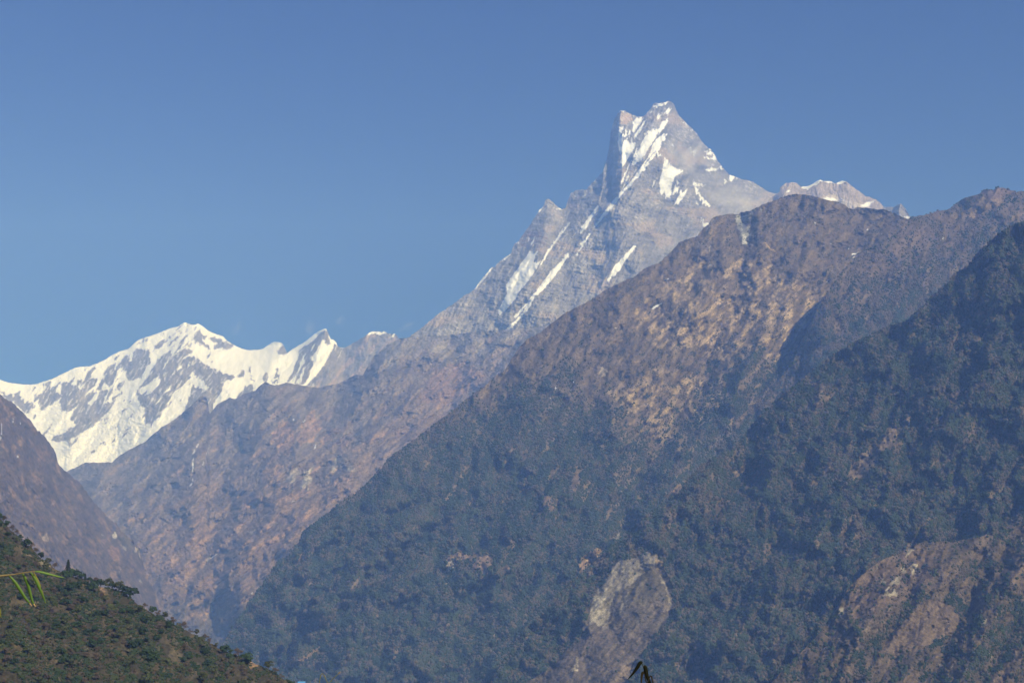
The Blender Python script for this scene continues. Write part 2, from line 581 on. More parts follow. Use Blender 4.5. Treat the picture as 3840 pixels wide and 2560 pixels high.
for p in ((1705, 470, 1740, 380, 1780, 320, 1770, 380, 1730, 430), (1540, 730, 1590, 580, 1650, 450, 1640, 590, 1600, 640, 1560, 720), (1540, 840, 1600, 720, 1640, 650, 1630, 720, 1590, 840),
          (1875, 285, 1920, 350, 2000, 360, 1970, 460, 1880, 600, 1770, 750, 1660, 870, 1640, 860, 1720, 700, 1760, 620, 1740, 580, 1740, 510, 1830, 370),
          (2030, 560, 2110, 400, 2080, 480), (2010, 440, 2035, 380, 2045, 395), (1955, 290, 1990, 290, 2030, 330, 2055, 395, 2020, 370, 1990, 350, 1965, 340)):
    sn2.append((T('G3', *p), 0))
sn2 += [(T('G6', 1440, 470, 1500, 420, 1540, 330, 1610, 325, 1560, 390), 0), (T('G6', 1770, 350, 1800, 310, 1850, 315, 1865, 370, 1820, 385), 0), (T('G6', 1955, 460, 1980, 400, 2025, 370, 2035, 390, 2000, 455), 0)]
warm = T('G3', 1700, 880, 2000, 700, 2150, 560, 2300, 300, 2352, 240, 3200, 200, 3200, 1000, 1700, 1000)
kw = dict(warp=2.5, wsize=16, spike=7.0, spike_rot=122, seed=5)
paint(K, L, rk, **kw)
paint(K, L, sn, **kw)
paint(K, L, rk2, **kw)
paint(K, L, sn2, **kw)
sp = (noise(x, y, 16, 8, 122, 3.0) + 0.35 * rg > 0.86) & (K == 0) & (x < 800) & (L.below < 330) & (L.below > 8)
K[sp] = 1
ice = inside(T('G2', 300, 1200, 700, 1050, 760, 1180, 870, 1300, 930, 1350, 1280, 1230, 1450, 1060, 1700, 1090, 1860, 1360, 1700, 1560, 1200, 2100, 600, 2100), x, y) & (K == 0)
wig = noise(x, y, 90, 4) * 0.25
L.relief(rg * 40 + noise(x, y, 60, 6) * 30 + np.where(K > 0, ridged(x, y, 26, 7, 122, 2.0) * 15 + noise(x, y, 9, 8) * 5, noise(x, y, 20, 8, 122, 3.0) * 11 + ridged(x, y, 9, 18, 118, 4.0) * 4)
         + np.where(ice, ridged(x, y, 15, 3, 20, 2.0) * 15 + noise(x, y, 7, 9) * 7, 0)
         + 200 * tent(T('G3', 180, 88, 120, 300, 60, 520, -200, 900, -500, 1300), x, y, 130) + 150 * tent(T('G3', 330, 108, 300, 400, 330, 540, 500, 660), x, y, 100)
         + 230 * tent(T('G3', 1900, 168, 1880, 280, 1750, 620, 1560, 860), x, y, 110) + 130 * tent(T('G3', 1280, 328, 1230, 560, 1180, 800), x, y, 90)
         + 150 * tent(T('G3', 640, 842, 900, 650, 1000, 600), x, y, 60) + 170 * tent(T('G3', 0, 1320, 430, 940, 520, 860, 640, 842), x, y, 80))
c = np.repeat(ROCK[None, None] * 1.0, x.shape[0], 0).repeat(x.shape[1], 1)
c = c * (1 + 0.22 * noise(x, y, 40, 12)[..., None] + 0.16 * noise(x, y, 10, 13, 122, 4)[..., None])
w_ = inside(warm, x + 20 * noise(x, y, 50, 3), y + 20 * noise(x, y, 50, 5))
c = mixc(c, (0.36, 0.28, 0.22), w_ * sstep(-0.35, 0.5, noise(x, y, 26, 14, 126, 4.0)) * 0.85)
dst = sstep(0.30, 0.95, noise(x, y, 8, 24, 122, 4.0) + 0.4 * noise(x, y, 40, 25)) * (x < 1180)
c = mixc(c, (0.62, 0.64, 0.68), dst * 0.75)
c = np.where((K == 0)[..., None], SNOW[None, None] * (1 - 0.05 * np.clip(noise(x, y, 12, 3, 122, 3), 0, 1)[..., None]), c)
c = np.where((ice)[..., None], c * (0.94 - 0.16 * np.clip(ridged(x, y, 18, 6, 20, 2.0), 0, 1.2)[..., None] * np.array((1, .97, .93))), c)
L.build("snow_mountain", c, rock_far, "snow covered mountain range with grey rock ribs and a broken glacier, at the far end of the valley", "mountain", back=1500)

# ------------------------------------------------------------------ the forked peak
sil = J(T('S', 1440, 1330), T('C3', 180, 1075, 250, 1030, 330, 975, 400, 915, 470, 860, 560, 800, 640, 740, 660, 735, 700, 700, 760, 620, 815, 555, 830, 556, 880, 505, 950, 460, 960, 420,
          975, 390, 1000, 375, 1060, 290, 1120, 200, 1140, 165, 1170, 140, 1185, 95, 1200, 82, 1225, 95, 1270, 140, 1300, 155, 1325, 150, 1335, 110, 1355, 60),
        T('C2', 440, 705, 470, 690, 515, 680, 545, 685, 580, 645, 620, 605, 660, 560, 685, 490, 705, 400, 715, 300, 735, 215, 760, 160, 780, 140, 795, 135, 815, 138, 850, 160, 900, 180,
          940, 180, 970, 150, 995, 125, 1010, 95, 1030, 82, 1060, 88, 1115, 72, 1140, 80, 1155, 95, 1170, 140, 1185, 170, 1250, 235, 1310, 295, 1360, 370, 1410, 410, 1440, 450, 1450, 480,
          1490, 530, 1530, 575, 1600, 605, 1690, 625, 1760, 670, 1810, 700, 1850, 705), T('S', 3020, 790))
L = Layer(sil, T('S', 1440, 1370, 1700, 1400, 2000, 1360, 2200, 1250, 2450, 1060, 2700, 920, 2900, 800, 3020, 830),
          T('S', 1440, 11600, 1900, 12400, 2100, 12900, 2350, 13000, 2500, 13200, 2700, 13900, 3020, 14800),
          T('S', 1440, 11300, 2000, 10900, 2400, 11300, 2700, 12600, 3020, 14400), 2.3, 2.2, 10, 22, near=0.93)
x, y = L.px, L.py
GB = gully_map(480, 380, 8, talus=1.1)
rg = gully(GB, x, y, 3.0, lean=0.62, warp=12, seed=4)
facet = (240 * tent(T('C2', 1115, 72, 1120, 190, 1080, 330, 1030, 430, 900, 600, 800, 700, 640, 900, 420, 1140, 200, 1400), x, y, 190)
         + 130 * tent(T('C2', 795, 135, 770, 230, 765, 400, 765, 520, 720, 700, 690, 810), x, y, 30)
         - 215 * tent(T('C2', 735, 330, 735, 520, 725, 640, 700, 770), x, y, 34)
         + 130 * tent(T('C2', 1035, 430, 1090, 480, 1230, 590, 1330, 720, 1480, 790), x, y, 120)
         + 120 * tent(T('C2', 1230, 590, 1260, 720, 1270, 900, 1200, 1100), x, y, 70)
         + 80 * tent(T('C3', 1200, 82, 1180, 300, 1120, 450, 900, 700), x, y, 90) + 50 * tent(T('C3', 1340, 260, 1180, 480, 940, 900), x, y, 60)
         - 70 * tent(T('C2', 415, 800, 400, 900, 300, 1080), x, y, 40) + 45 * tent(T('C2', 630, 800, 500, 1000, 380, 1200), x, y, 60)
         + 45 * tent(T('C2', 870, 1070, 760, 1250, 640, 1390), x, y, 60))
K = np.zeros(x.shape)
items = []
for p in (  # snowfields, chutes and hanging ice, traced in the close-up of the summit
    (165, 640, 175, 530, 215, 495, 250, 520, 240, 570, 210, 620, 215, 680, 195, 900, 160, 790), (215, 700, 240, 600, 260, 600, 250, 680, 245, 740, 200, 860),
    (280, 640, 295, 500, 310, 580, 330, 640, 300, 650), (335, 640, 345, 550, 365, 570, 355, 680),
    (185, 900, 250, 740, 320, 700, 340, 750, 390, 760, 450, 760, 465, 800, 420, 880, 370, 950, 310, 1050, 240, 1160, 200, 1140, 215, 1060, 225, 950),
    (400, 570, 420, 470, 405, 410, 460, 370, 540, 345, 580, 360, 530, 450, 470, 530, 420, 610), (430, 690, 440, 600, 480, 580, 590, 420, 635, 380, 600, 450, 540, 560, 480, 640),
    (385, 720, 400, 650, 410, 680, 400, 720), (410, 1000, 450, 900, 480, 845, 495, 870, 440, 1000),
    (380, 1160, 420, 1050, 500, 880, 560, 740, 600, 680, 640, 620, 650, 560, 680, 590, 730, 540, 790, 540, 840, 540, 830, 600, 760, 720, 690, 820, 640, 900, 600, 990, 500, 1080),
    (590, 640, 615, 590, 620, 640), (850, 480, 900, 390, 1000, 375, 960, 460, 900, 560, 850, 600, 820, 640), (720, 800, 790, 710, 850, 650, 950, 590, 930, 650, 880, 760, 820, 850, 760, 920, 640, 1050, 560, 1200, 470, 1340, 250, 1568, 240, 1540, 400, 1360, 520, 1190, 620, 1050, 700, 910),
    (790, 370, 810, 310, 865, 300, 850, 340, 800, 380), (930, 260, 970, 210, 1040, 210, 1010, 260, 960, 350), (745, 150, 760, 130, 800, 108, 880, 118, 940, 100, 995, 82, 985, 108, 900, 140, 860, 150, 820, 190),
    (690, 275, 710, 240, 725, 225, 720, 255), (170, 265, 190, 238, 260, 233, 280, 250), (200, 1470, 240, 1350, 290, 1230, 380, 1040, 350, 1130, 290, 1300, 240, 1420),
    (230, 1530, 290, 1360, 360, 1240, 340, 1320, 270, 1480), (280, 1460, 400, 1300, 490, 1140, 440, 1250, 340, 1400),
    (785, 880, 810, 900, 880, 970, 890, 985, 820, 985), (835, 1380, 870, 1290, 900, 1150, 910, 1030, 950, 1050, 1020, 1120, 1120, 1190, 1210, 1205, 1240, 1250, 1180, 1270, 1120, 1290, 1080, 1360, 1050, 1440, 1050, 1600, 840, 1600),
    (730, 1480, 740, 1400, 780, 1385, 760, 1420, 745, 1490), (1115, 1400, 1150, 1380, 1165, 1440, 1130, 1440), (1070, 1540, 1100, 1440, 1150, 1520, 1140, 1600, 1070, 1600),
    (1570, 1210, 1640, 1180, 1750, 1175, 1860, 1160, 1890, 1190, 1780, 1195, 1660, 1235), (1560, 1010, 1590, 980, 1640, 1010, 1690, 1020, 1720, 970, 1690, 930, 1640, 960, 1560, 880, 1620, 900, 1680, 900, 1600, 810, 1690, 870, 1755, 960, 1775, 1050, 1700, 1045, 1600, 1035),
    (1360, 880, 1410, 940, 1450, 1000, 1400, 960), (1390, 900, 1430, 890, 1460, 930), (1035, 795, 1060, 800, 1095, 835), (1300, 820, 1350, 860, 1330, 860),
    (1380, 1380, 1420, 1400, 1480, 1450, 1590, 1450, 1610, 1470, 1470, 1470, 1400, 1440), (1410, 1460, 1440, 1480, 1500, 1600, 1440, 1600),
    (1205, 395, 1250, 420, 1320, 470, 1270, 460), (1180, 375, 1200, 400, 1185, 395), (1355, 540, 1400, 565, 1410, 585, 1365, 565), (1430, 610, 1460, 620, 1445, 628), (1285, 555, 1310, 560, 1295, 566),
    (1985, 1380, 1990, 1290, 2040, 1290, 2120, 1360, 2060, 1340, 2020, 1390), (1890, 1340, 1940, 1420, 1910, 1420), (1810, 1140, 1850, 1145, 1885, 1180), (375, 300, 420, 315, 470, 335, 410, 325), (600, 300, 640, 262, 665, 255)):
    items.append((T('D6', *p), 1))
for p in ((100, 340, 160, 240, 190, 170, 240, 160, 0, 0, 120, 240), ):
    pass
for p in ((-10, -200, 130, 0, 100, 130, 80, 330, 60, 420, 0, 425, -60, 300), (110, 300, 140, 180, 190, 280, 180, 340, 130, 340), (160, 160, 190, 125, 210, 150, 190, 190), (140, 480, 200, 380, 240, 280, 260, 320, 290, 310, 345, 250, 350, 210, 340, 300, 270, 430, 200, 510, 165, 515),
          (430, 120, 480, 150, 560, 180, 680, 205, 560, 200, 460, 170), (460, 230, 500, 220, 540, 330, 600, 400, 660, 470, 740, 540, 720, 560, 680, 560, 620, 520, 570, 440, 560, 380, 500, 320), (480, 470, 540, 500, 560, 525, 500, 510),
          (570, 740, 590, 740, 640, 830, 705, 850, 630, 930, 605, 860), (1050, 30, 1080, 10, 1200, 80, 1150, 80, 1110, 60, 1090, 130, 1070, 100), (960, 70, 1010, 160, 980, 160)):
    items.append((T('D8', *p), 1))
for p in ((680, 820, 760, 730, 800, 700, 760, 760, 700, 840, 620, 920, 640, 880), (510, 975, 560, 880, 630, 800, 600, 860, 540, 960), (410, 915, 430, 910, 435, 930), (270, 1120, 340, 1020, 400, 930, 370, 1000, 290, 1110, 260, 1150),
          (520, 1060, 570, 990, 550, 1030), (0, 1500, 0, 1330, 100, 1190, 160, 1110, 210, 1110, 180, 1180, 230, 1180, 180, 1270, 100, 1370, 30, 1450), (200, 1390, 300, 1250, 430, 1125, 390, 1190, 310, 1310, 230, 1390),
          (700, 1290, 740, 1210, 870, 1075, 860, 1110, 800, 1200, 750, 1270), (165, 1060, 200, 990, 180, 1060), (145, 1040, 150, 1000, 155, 1040), (56, 1060, 75, 1030, 90, 1045), (215, 835, 235, 795, 250, 800),
          (345, 795, 400, 808, 370, 820, 350, 808), (460, 735, 470, 725, 475, 735), (515, 725, 545, 720, 540, 732), (0, 1120, 0, 1135, 40, 1115)):
    items.append((T('C2', *p), 1))
for p in ((925, 980, 1000, 900, 1070, 825, 1100, 800, 1000, 920, 940, 985), (860, 890, 870, 830, 920, 740, 960, 700, 1000, 700, 990, 760, 920, 840), (692, 704, 760, 620, 815, 555, 822, 558, 770, 630, 705, 702), (885, 507, 950, 460, 945, 470, 905, 503), (1135, 175, 1165, 135, 1170, 150, 1150, 170), (975, 395, 990, 372, 1010, 385)):
    items.append((T('C3', *p), 1))
paint(K, L, items, warp=2.0, wsize=12, spike=7.0, spike_rot=118, seed=15)
for ln, w0 in ((T('C2', 1100, 300, 1030, 425, 900, 590, 800, 700, 690, 830, 610, 935), 4.5), (T('C2', 632, 795, 510, 980), 4.0), (T('C2', 430, 912, 280, 1120, 235, 1200), 2.6), (T('C2', 430, 1120, 300, 1270, 200, 1400, 60, 1560), 5.0),
               (T('C3', 1105, 770, 1010, 900, 925, 985), 5.0), (T('C2', 880, 1070, 770, 1230, 700, 1300), 6.0), (T('C2', 572, 988, 515, 1062), 2.6), (T('C3', 1350, 460, 1130, 740), 5.0), (T('C3', 1545, 140, 1430, 300), 3.5), (T('C3', 1490, 330, 1400, 470), 2.2)):
    K[dist_line(ln, x + 2.5 * noise(x, y, 14, 51), y, 30) < w0 * (0.75 + 0.7 * noise(x, y, 20, 52))] = 1
rk = [(T('D8', 100, 120, 150, 40, 220, 10, 330, 60, 380, 110, 400, 200, 350, 230, 300, 330, 270, 300, 230, 240, 200, 330, 120, 340, 110, 200), 0), ]
strata = noise(x, y + 6 * noise(x, y, 120, 3), 10, 17, 9, 16.0)
L.relief(facet + rg * 20 + noise(x, y, 80, 6) * 26 + np.where(K > 0, noise(x, y, 20, 8, 118, 5) * 4, ridged(x, y, 30, 7, 118, 4.0) * 13 + noise(x, y, 9, 8) * 4 + strata * 4))
c = np.broadcast_to(np.array((0.205, 0.198, 0.198)), x.shape + (3,)).copy()
c *= (1 + 0.22 * noise(x, y, 60, 12) + 0.17 * strata + 0.16 * noise(x, y, 12, 13, 118, 5) + 0.06 * rg)[..., None]
c = mixc(c, (0.34, 0.28, 0.23), sstep(0.25, 0.9, noise(x, y, 70, 19, 10, 2.5)) * 0.65)
c = mixc(c, (0.40, 0.31, 0.23), inside(T('D6', 150, 300, 200, 250, 290, 260, 380, 310, 400, 400, 330, 460, 210, 470, 170, 430), x + 6 * strata, y + 4 * strata) * 0.9)
c = mixc(c, (0.36, 0.28, 0.23), inside(T('D6', 1120, 760, 1240, 800, 1320, 900, 1440, 1100, 1300, 1180, 1200, 1000, 1130, 880), x + 8 * strata, y + 12 * noise(x, y, 30, 2)) * 0.6)
c = mixc(c, (0.15, 0.09, 0.085), inside(T('C2', 60, 1000, 260, 960, 300, 1090, 100, 1090), x, y + 14 * strata) * sstep(0, 0.5, strata) * 0.8)
c = np.where((K > 0)[..., None], SNOW * (1 - 0.05 * np.clip(noise(x, y, 9, 3, 118, 6), 0, 1)[..., None]), c)
dust = sstep(0.55, 1.0, rg * 0.3 + noise(x, y, 7, 23, 30, 2.5)) * (1 - sstep(300, 560, L.below)) * 0.3
c = mixc(c, (0.72, 0.72, 0.73), np.where(K > 0, 0, dust))
L.build("rock_mountain", c, rock_far, "sharp forked grey rock peak streaked with snow chutes, the highest summit", "mountain", back=1500)

# ------------------------------------------------------------------ small snow-capped rock peak right of it
sil = J(T('S', 2812, 830), T('D8', 1440, 620, 1460, 580, 1490, 525, 1515, 555, 1540, 590, 1600, 560, 1670, 490), T('D7', 100, 480, 150, 415, 215, 360, 290, 310, 300, 240, 330, 225, 375, 185, 450, 178, 535, 170, 560, 205, 600, 238, 720, 228, 780, 190, 840, 150,
          880, 138, 930, 152, 1000, 155, 1060, 165, 1095, 183, 1125, 185, 1170, 160, 1220, 152, 1265, 162, 1320, 200, 1400, 265, 1480, 320, 1555, 380, 1640, 395, 1720, 435, 1770, 475, 1820, 535,
          1860, 540, 1900, 530, 1960, 535, 2000, 515, 2040, 490, 2065, 480, 2100, 515, 2140, 560, 2180, 640, 2225, 690, 2290, 780))
L = Layer(sil, T('S', 2812, 850, 2950, 800, 3100, 790, 3250, 850, 3440, 880), T('S', 2812, 12300, 3000, 13000, 3250, 13000, 3440, 12000),
          T('S', 2812, 12000, 3100, 12200, 3440, 11500), 2.4, 1.6, 9, 23, near=0.93)
x, y = L.px, L.py
rg = gully(GB, x + 400, y, 2.2, lean=-0.3, warp=6, seed=9)
K = np.zeros(x.shape)
paint(K, L, [(T('D7', *p), 1) for p in ((590, 225, 720, 215, 840, 135, 930, 130, 935, 155, 880, 165, 830, 210, 760, 235, 700, 290, 690, 260, 610, 268), (945, 158, 1000, 150, 1060, 158, 1095, 184, 1040, 178, 980, 176),
           (1128, 195, 1170, 150, 1230, 145, 1265, 162, 1200, 190, 1140, 202), (385, 330, 400, 295, 440, 278, 440, 300, 400, 325), (1470, 520, 1560, 470, 1700, 437, 1640, 480, 1600, 530, 1500, 530), (910, 405, 980, 390, 1100, 410, 1150, 440, 1060, 450),
           (1170, 390, 1250, 440, 1200, 420), (2120, 680, 2180, 670, 2222, 690, 2160, 705), (2130, 540, 2150, 570, 2160, 610, 2140, 580))], warp=1.6, wsize=12, seed=4)
L.relief(130 * tent(T('D7', 880, 138, 840, 330, 880, 420), x, y, 60) + 130 * tent(T('D7', 1265, 162, 1340, 330, 1500, 520), x, y, 70) + 200 * tent(T('D7', 450, 178, 330, 400), x, y, 36) + 200 * tent(T('D7', 2065, 480, 2040, 600), x, y, 22)
         + rg * 16 + np.where(K > 0, 0, ridged(x, y, 16, 3, 100, 3) * 18 + noise(x, y, 7, 4) * 7))
c = np.broadcast_to(np.array((0.29, 0.25, 0.235)), x.shape + (3,)).copy() * (1 + 0.2 * noise(x, y, 24, 5) + 0.15 * noise(x, y, 9, 6, 100, 3))[..., None]
c = mixc(c, (0.55, 0.51, 0.46), inside(T('D7', 880, 420, 1060, 330, 1240, 440, 1480, 500, 1600, 560, 1300, 560, 1150, 450), x, y + 8 * noise(x, y, 16, 3)) * 0.6)
c = mixc(c, (0.20, 0.19, 0.19), (x > 3310) * 0.9)
c = np.where((K > 0)[..., None], SNOW * 0.98, c)
L.build("snowy_rock_mountain", c, rock_far, "small pinkish rock peak with rounded snow cornices behind the brown ridge top", "mountain", back=1200)

# ------------------------------------------------------------------ brown valley wall below the peaks
sil = J(T('S', 120, 1900), T('C1', 440, 1250, 460, 1225, 590, 1165, 640, 1160, 680, 1165, 740, 1160, 770, 1165, 830, 1110, 900, 1070, 1000, 1020, 1110, 920, 1170, 890, 1240, 840, 1320, 765, 1390, 700, 1425, 720, 1445, 830, 1490, 770,
          1580, 715, 1620, 725, 1680, 690, 1760, 670, 1780, 640, 1830, 608, 1890, 635, 1970, 615, 2060, 625), T('G3', 1600, 860, 1700, 880, 1840, 895, 1900, 865, 2000, 855, 2100, 825, 2200, 760, 2270, 738, 2352, 735),
        T('C3', -40, 1240, 0, 1165, 30, 1150, 100, 1085, 180, 1045, 250, 1040, 400, 1030, 560, 1015, 700, 1000, 900, 985, 1100, 970, 1200, 960), T('S', 2140, 1240))
L = Layer(sil, T('S', 120, 1930, 300, 2100, 600, 2420, 800, 2520, 900, 2460, 1100, 2140, 1300, 1960, 1700, 1700, 1960, 1420, 2140, 1290), T('S', 120, 10500, 260, 11800, 900, 11500, 1360, 11000, 1500, 11200, 2140, 10300),
          T('S', 120, 9500, 600, 7600, 900, 7000, 1200, 7800, 1700, 9000, 2140, 9800), 2.9, 1.6, 16, 24, near=0.95)
x, y = L.px, L.py
GC = gully_map(480, 400, 14, talus=0.9)
rg = gully(GC, x, y, 3.6, lean=0.75, warp=16, seed=6)
rg2 = gully(GC, x + 777, y + 300, 1.6, lean=1.1, warp=8, seed=8)
L.relief(rg * 40 + rg2 * 13 + noise(x, y, 160, 6) * 75 + ridged(x, y, 34, 7, 140, 3.5) * 17 + noise(x, y, 9, 8) * 5
         + 170 * tent(T('S', 1000, 1440, 1100, 1700, 1060, 1950, 900, 2200), x, y, 190) + 160 * tent(T('C3', 100, 1085, 60, 1200, 0, 1350, -80, 1500, -200, 1900), x, y, 100)
         - 70 * tent(T('C6', 600, 130, 590, 300, 500, 420), x, y, 30) + 130 * tent(T('S', 360, 1735, 470, 1830, 500, 1900), x, y, 80)
         + 110 * tent(T('C1', 1110, 920, 1430, 690), x, y, 70))
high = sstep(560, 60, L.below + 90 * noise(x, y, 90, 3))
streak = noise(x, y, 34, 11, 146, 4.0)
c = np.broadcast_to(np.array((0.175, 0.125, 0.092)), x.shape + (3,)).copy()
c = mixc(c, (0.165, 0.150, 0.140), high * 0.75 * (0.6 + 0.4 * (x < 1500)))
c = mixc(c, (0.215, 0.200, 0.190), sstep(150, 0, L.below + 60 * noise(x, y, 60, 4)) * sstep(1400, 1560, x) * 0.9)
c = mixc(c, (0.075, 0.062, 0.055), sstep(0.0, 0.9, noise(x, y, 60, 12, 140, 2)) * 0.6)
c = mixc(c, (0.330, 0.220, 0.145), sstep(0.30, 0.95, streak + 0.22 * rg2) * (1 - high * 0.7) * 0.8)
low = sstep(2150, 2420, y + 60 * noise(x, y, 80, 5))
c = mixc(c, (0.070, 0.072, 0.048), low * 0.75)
for p, cc, k in ((T('C1', 1900, 930, 1950, 870, 2020, 900, 2030, 980, 1990, 1120, 1920, 1090, 1870, 1010), (0.34, 0.22, 0.145), .8), (T('C1', 1790, 1240, 1850, 1200, 1940, 1160, 1950, 1190, 1870, 1260, 1830, 1310), (0.36, 0.24, 0.16), .85),
                 (T('C1', 2100, 870, 2150, 790, 2220, 920, 2170, 1000, 2050, 1060, 2040, 1000), (0.32, 0.21, 0.14), .75), (T('C1', 2200, 1000, 2330, 920, 2340, 950, 2220, 1050), (0.32, 0.21, 0.14), .7),
                 (T('C6', 490, 190, 520, 100, 600, 80, 560, 180), (0.34, 0.32, 0.30), .8), (T('C6', 600, 230, 625, 130, 690, 60, 670, 200, 640, 220), (0.40, 0.38, 0.34), .9), (T('C6', 790, 120, 830, 20, 860, 10, 830, 110), (0.40, 0.38, 0.35), .85),
                 (T('C6', 900, 100, 950, 60, 1000, 90, 920, 110), (0.33, 0.30, 0.27), .7), (T('C6', 240, 530, 270, 500, 290, 510, 260, 540), (0.36, 0.32, 0.27), .8), (T('C6', 590, 300, 610, 170, 640, 150, 605, 300), (0.06, 0.06, 0.065), .8),
                 (T('C5', 1150, 640, 1400, 520, 1600, 380, 1680, 330, 1620, 420, 1480, 540, 1250, 640), (0.29, 0.20, 0.135), .5), (T('C5', 1220, 890, 1240, 760, 1420, 660, 1520, 600, 1420, 740, 1280, 860), (0.29, 0.20, 0.135), .7),
                 (T('C5', 1440, 1060, 1500, 980, 1520, 960, 1510, 1020, 1400, 1140, 1380, 1150), (0.27, 0.19, 0.12), .8), (T('C5', 1530, 1140, 1570, 1060, 1600, 1020, 1600, 1080, 1560, 1150), (0.27, 0.19, 0.12), .7),
                 (T('C3', 210, 1080, 420, 1070, 600, 1120, 500, 1140, 300, 1130), (0.24, 0.22, 0.20), .6), (T('C3', 820, 1030, 1040, 1000, 1110, 1030, 980, 1060, 860, 1060), (0.24, 0.22, 0.20), .6),
                 (T('C3', 420, 1250, 640, 1200, 780, 1300, 700, 1400, 500, 1480, 300, 1500), (0.24, 0.15, 0.11), .6),
                 (T('C3', 0, 1170, 60, 1110, 120, 1060, 190, 1050, 180, 1180, 120, 1300, 90, 1200), (0.16, 0.16, 0.165), .7)):
    m = inside(p, x + 9 * noise(x, y, 28, 41), y + 9 * noise(x, y, 28, 42))
    c = mixc(c, cc, m * k * np.clip(0.8 + 0.5 * noise(x, y, 14, 43, 140, 3), 0, 1))
c *= (1 + 0.22 * noise(x, y, 11, 15) + 0.26 * noise(x, y, 15, 16, 146, 6) + 0.12 * noise(x, y, 30, 17, 146, 5))[..., None]
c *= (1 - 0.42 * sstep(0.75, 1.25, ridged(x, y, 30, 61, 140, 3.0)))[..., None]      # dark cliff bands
K = np.zeros(x.shape)
paint(K, L, [(T('C1', *p), 1) for p in ((1326, 1250, 1328, 1150, 1334, 1130, 1334, 1200), (1322, 1310, 1326, 1265, 1331, 1290), (1325, 1110, 1340, 1070, 1345, 1090), (1390, 1195, 1404, 1155, 1412, 1150, 1400, 1185), (1420, 1120, 1445, 1050, 1449, 1062), (1350, 1060, 1370, 1030, 1365, 1055), (2015, 880, 2030, 850, 2030, 870),
           (2090, 885, 2105, 865, 2100, 885), (2165, 1075, 2175, 1035, 2180, 1060), (1300, 1330, 1330, 1300, 1320, 1320)) ] + [(T('C5', *p), 1) for p in ((1730, 940, 1740, 935, 1742, 960), (1752, 950, 1760, 945, 1760, 962), (1410, 720, 1480, 680, 1500, 665, 1470, 695), (2010, 310, 2035, 302, 2020, 316))], warp=1.2, wsize=9, seed=8)
c = np.where((K > 0)[..., None], SNOW * 0.9, c)
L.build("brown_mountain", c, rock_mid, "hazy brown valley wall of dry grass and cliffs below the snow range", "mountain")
C_LAYER = L

# ------------------------------------------------------------------ brown slope on the left
sil = J(T('S', -620, 1180, -400, 1290, -160, 1390), T('C1', 0, 690, 30, 720, 110, 770, 160, 820, 200, 865, 260, 940, 310, 990, 350, 1040, 385, 1100, 400, 1180, 460, 1225, 520, 1280, 560, 1310, 600, 1370, 640, 1430, 690, 1480, 740, 1540),
        T('C5', 800, 460, 850, 530, 920, 580, 950, 620, 975, 690, 985, 740, 1000, 790, 1030, 870, 1060, 930, 1100, 990, 1130, 1060, 1200, 1150, 1320, 1260))
L = Layer(sil, T('S', -160, 1980, 0, 2020, 200, 2200, 400, 2330, 720, 2440), T('S', -160, 6300, 200, 7400, 400, 7600, 600, 7000, 720, 6500), T('S', -160, 5000, 300, 5200, 720, 5800), 2.7, 4.2, 11, 25)
x, y = L.px, L.py
rg = gully(GC, 900 - x, y + 120, 2.8, lean=0.5, warp=12, seed=11)
L.relief(rg * 24 + noise(x, y, 120, 6) * 40 + ridged(x, y, 30, 7, 60, 2.5) * 10 + noise(x, y, 9, 8) * 3.5 + 70 * tent(T('D4', 1000, 0, 1300, 350, 1500, 700, 1700, 1100), x, y, 60))
c = np.broadcast_to(np.array((0.115, 0.090, 0.075)), x.shape + (3,)).copy()
c = mixc(c, (0.24, 0.165, 0.11), sstep(0.15, 0.85, noise(x, y, 26, 4, 60, 2.5) - 0.15 * rg) * 0.7)
c = mixc(c, (0.055, 0.052, 0.042), sstep(0.2, 0.9, noise(x, y, 20, 9)) * 0.7)
for p, cc, k in ((T('D4', 540, 470, 600, 410, 640, 490, 640, 530, 600, 530), (0.38, 0.31, 0.22), .8), (T('D4', 1470, 460, 1490, 400, 1525, 410, 1522, 470, 1500, 490), (0.45, 0.43, 0.40), .95), (T('D4', 1755, 655, 1770, 580, 1800, 610, 1790, 650), (0.38, 0.34, 0.30), .8),
                 (T('D4', 1805, 650, 1820, 660, 1845, 720, 1830, 730), (0.45, 0.42, 0.38), .8), (T('D4', 1565, 890, 1575, 890, 1565, 1000, 1560, 990), (0.45, 0.42, 0.38), .8), (T('D4', 1550, 960, 1575, 900, 1570, 1040, 1545, 1030), (0.045, 0.045, 0.045), .8),
                 (T('D4', 1410, 640, 1450, 580, 1560, 600, 1560, 760, 1480, 780), (0.22, 0.145, 0.115), .8), (T('D4', 1810, 1040, 1830, 1010, 1850, 1015, 1855, 1070), (0.42, 0.40, 0.36), .6), (T('D4', 1330, 440, 1345, 400, 1355, 440), (0.42, 0.40, 0.37), .8),
                 (T('D4', 1540, 480, 1660, 440, 1740, 560, 1700, 700, 1600, 560), (0.06, 0.065, 0.055), .6), (T('D4', 1580, 560, 1640, 570, 1660, 640, 1620, 620), (0.36, 0.34, 0.31), .5), (T('D4', 2050, 1270, 2110, 1400, 2090, 1420, 2030, 1290), (0.26, 0.18, 0.12), .7)):
    m = inside(p, x + 4 * noise(x, y, 14, 41), y + 4 * noise(x, y, 14, 42))
    c = mixc(c, cc, m * k)
c *= (1 + 0.22 * noise(x, y, 9, 15) + 0.20 * noise(x, y, 14, 16, 60, 4) + 0.12 * noise(x, y, 30, 17, 60, 4))[..., None]
c *= (1 - 0.38 * sstep(0.8, 1.25, ridged(x, y, 26, 62, 55, 2.5)))[..., None]
K = np.zeros(x.shape)
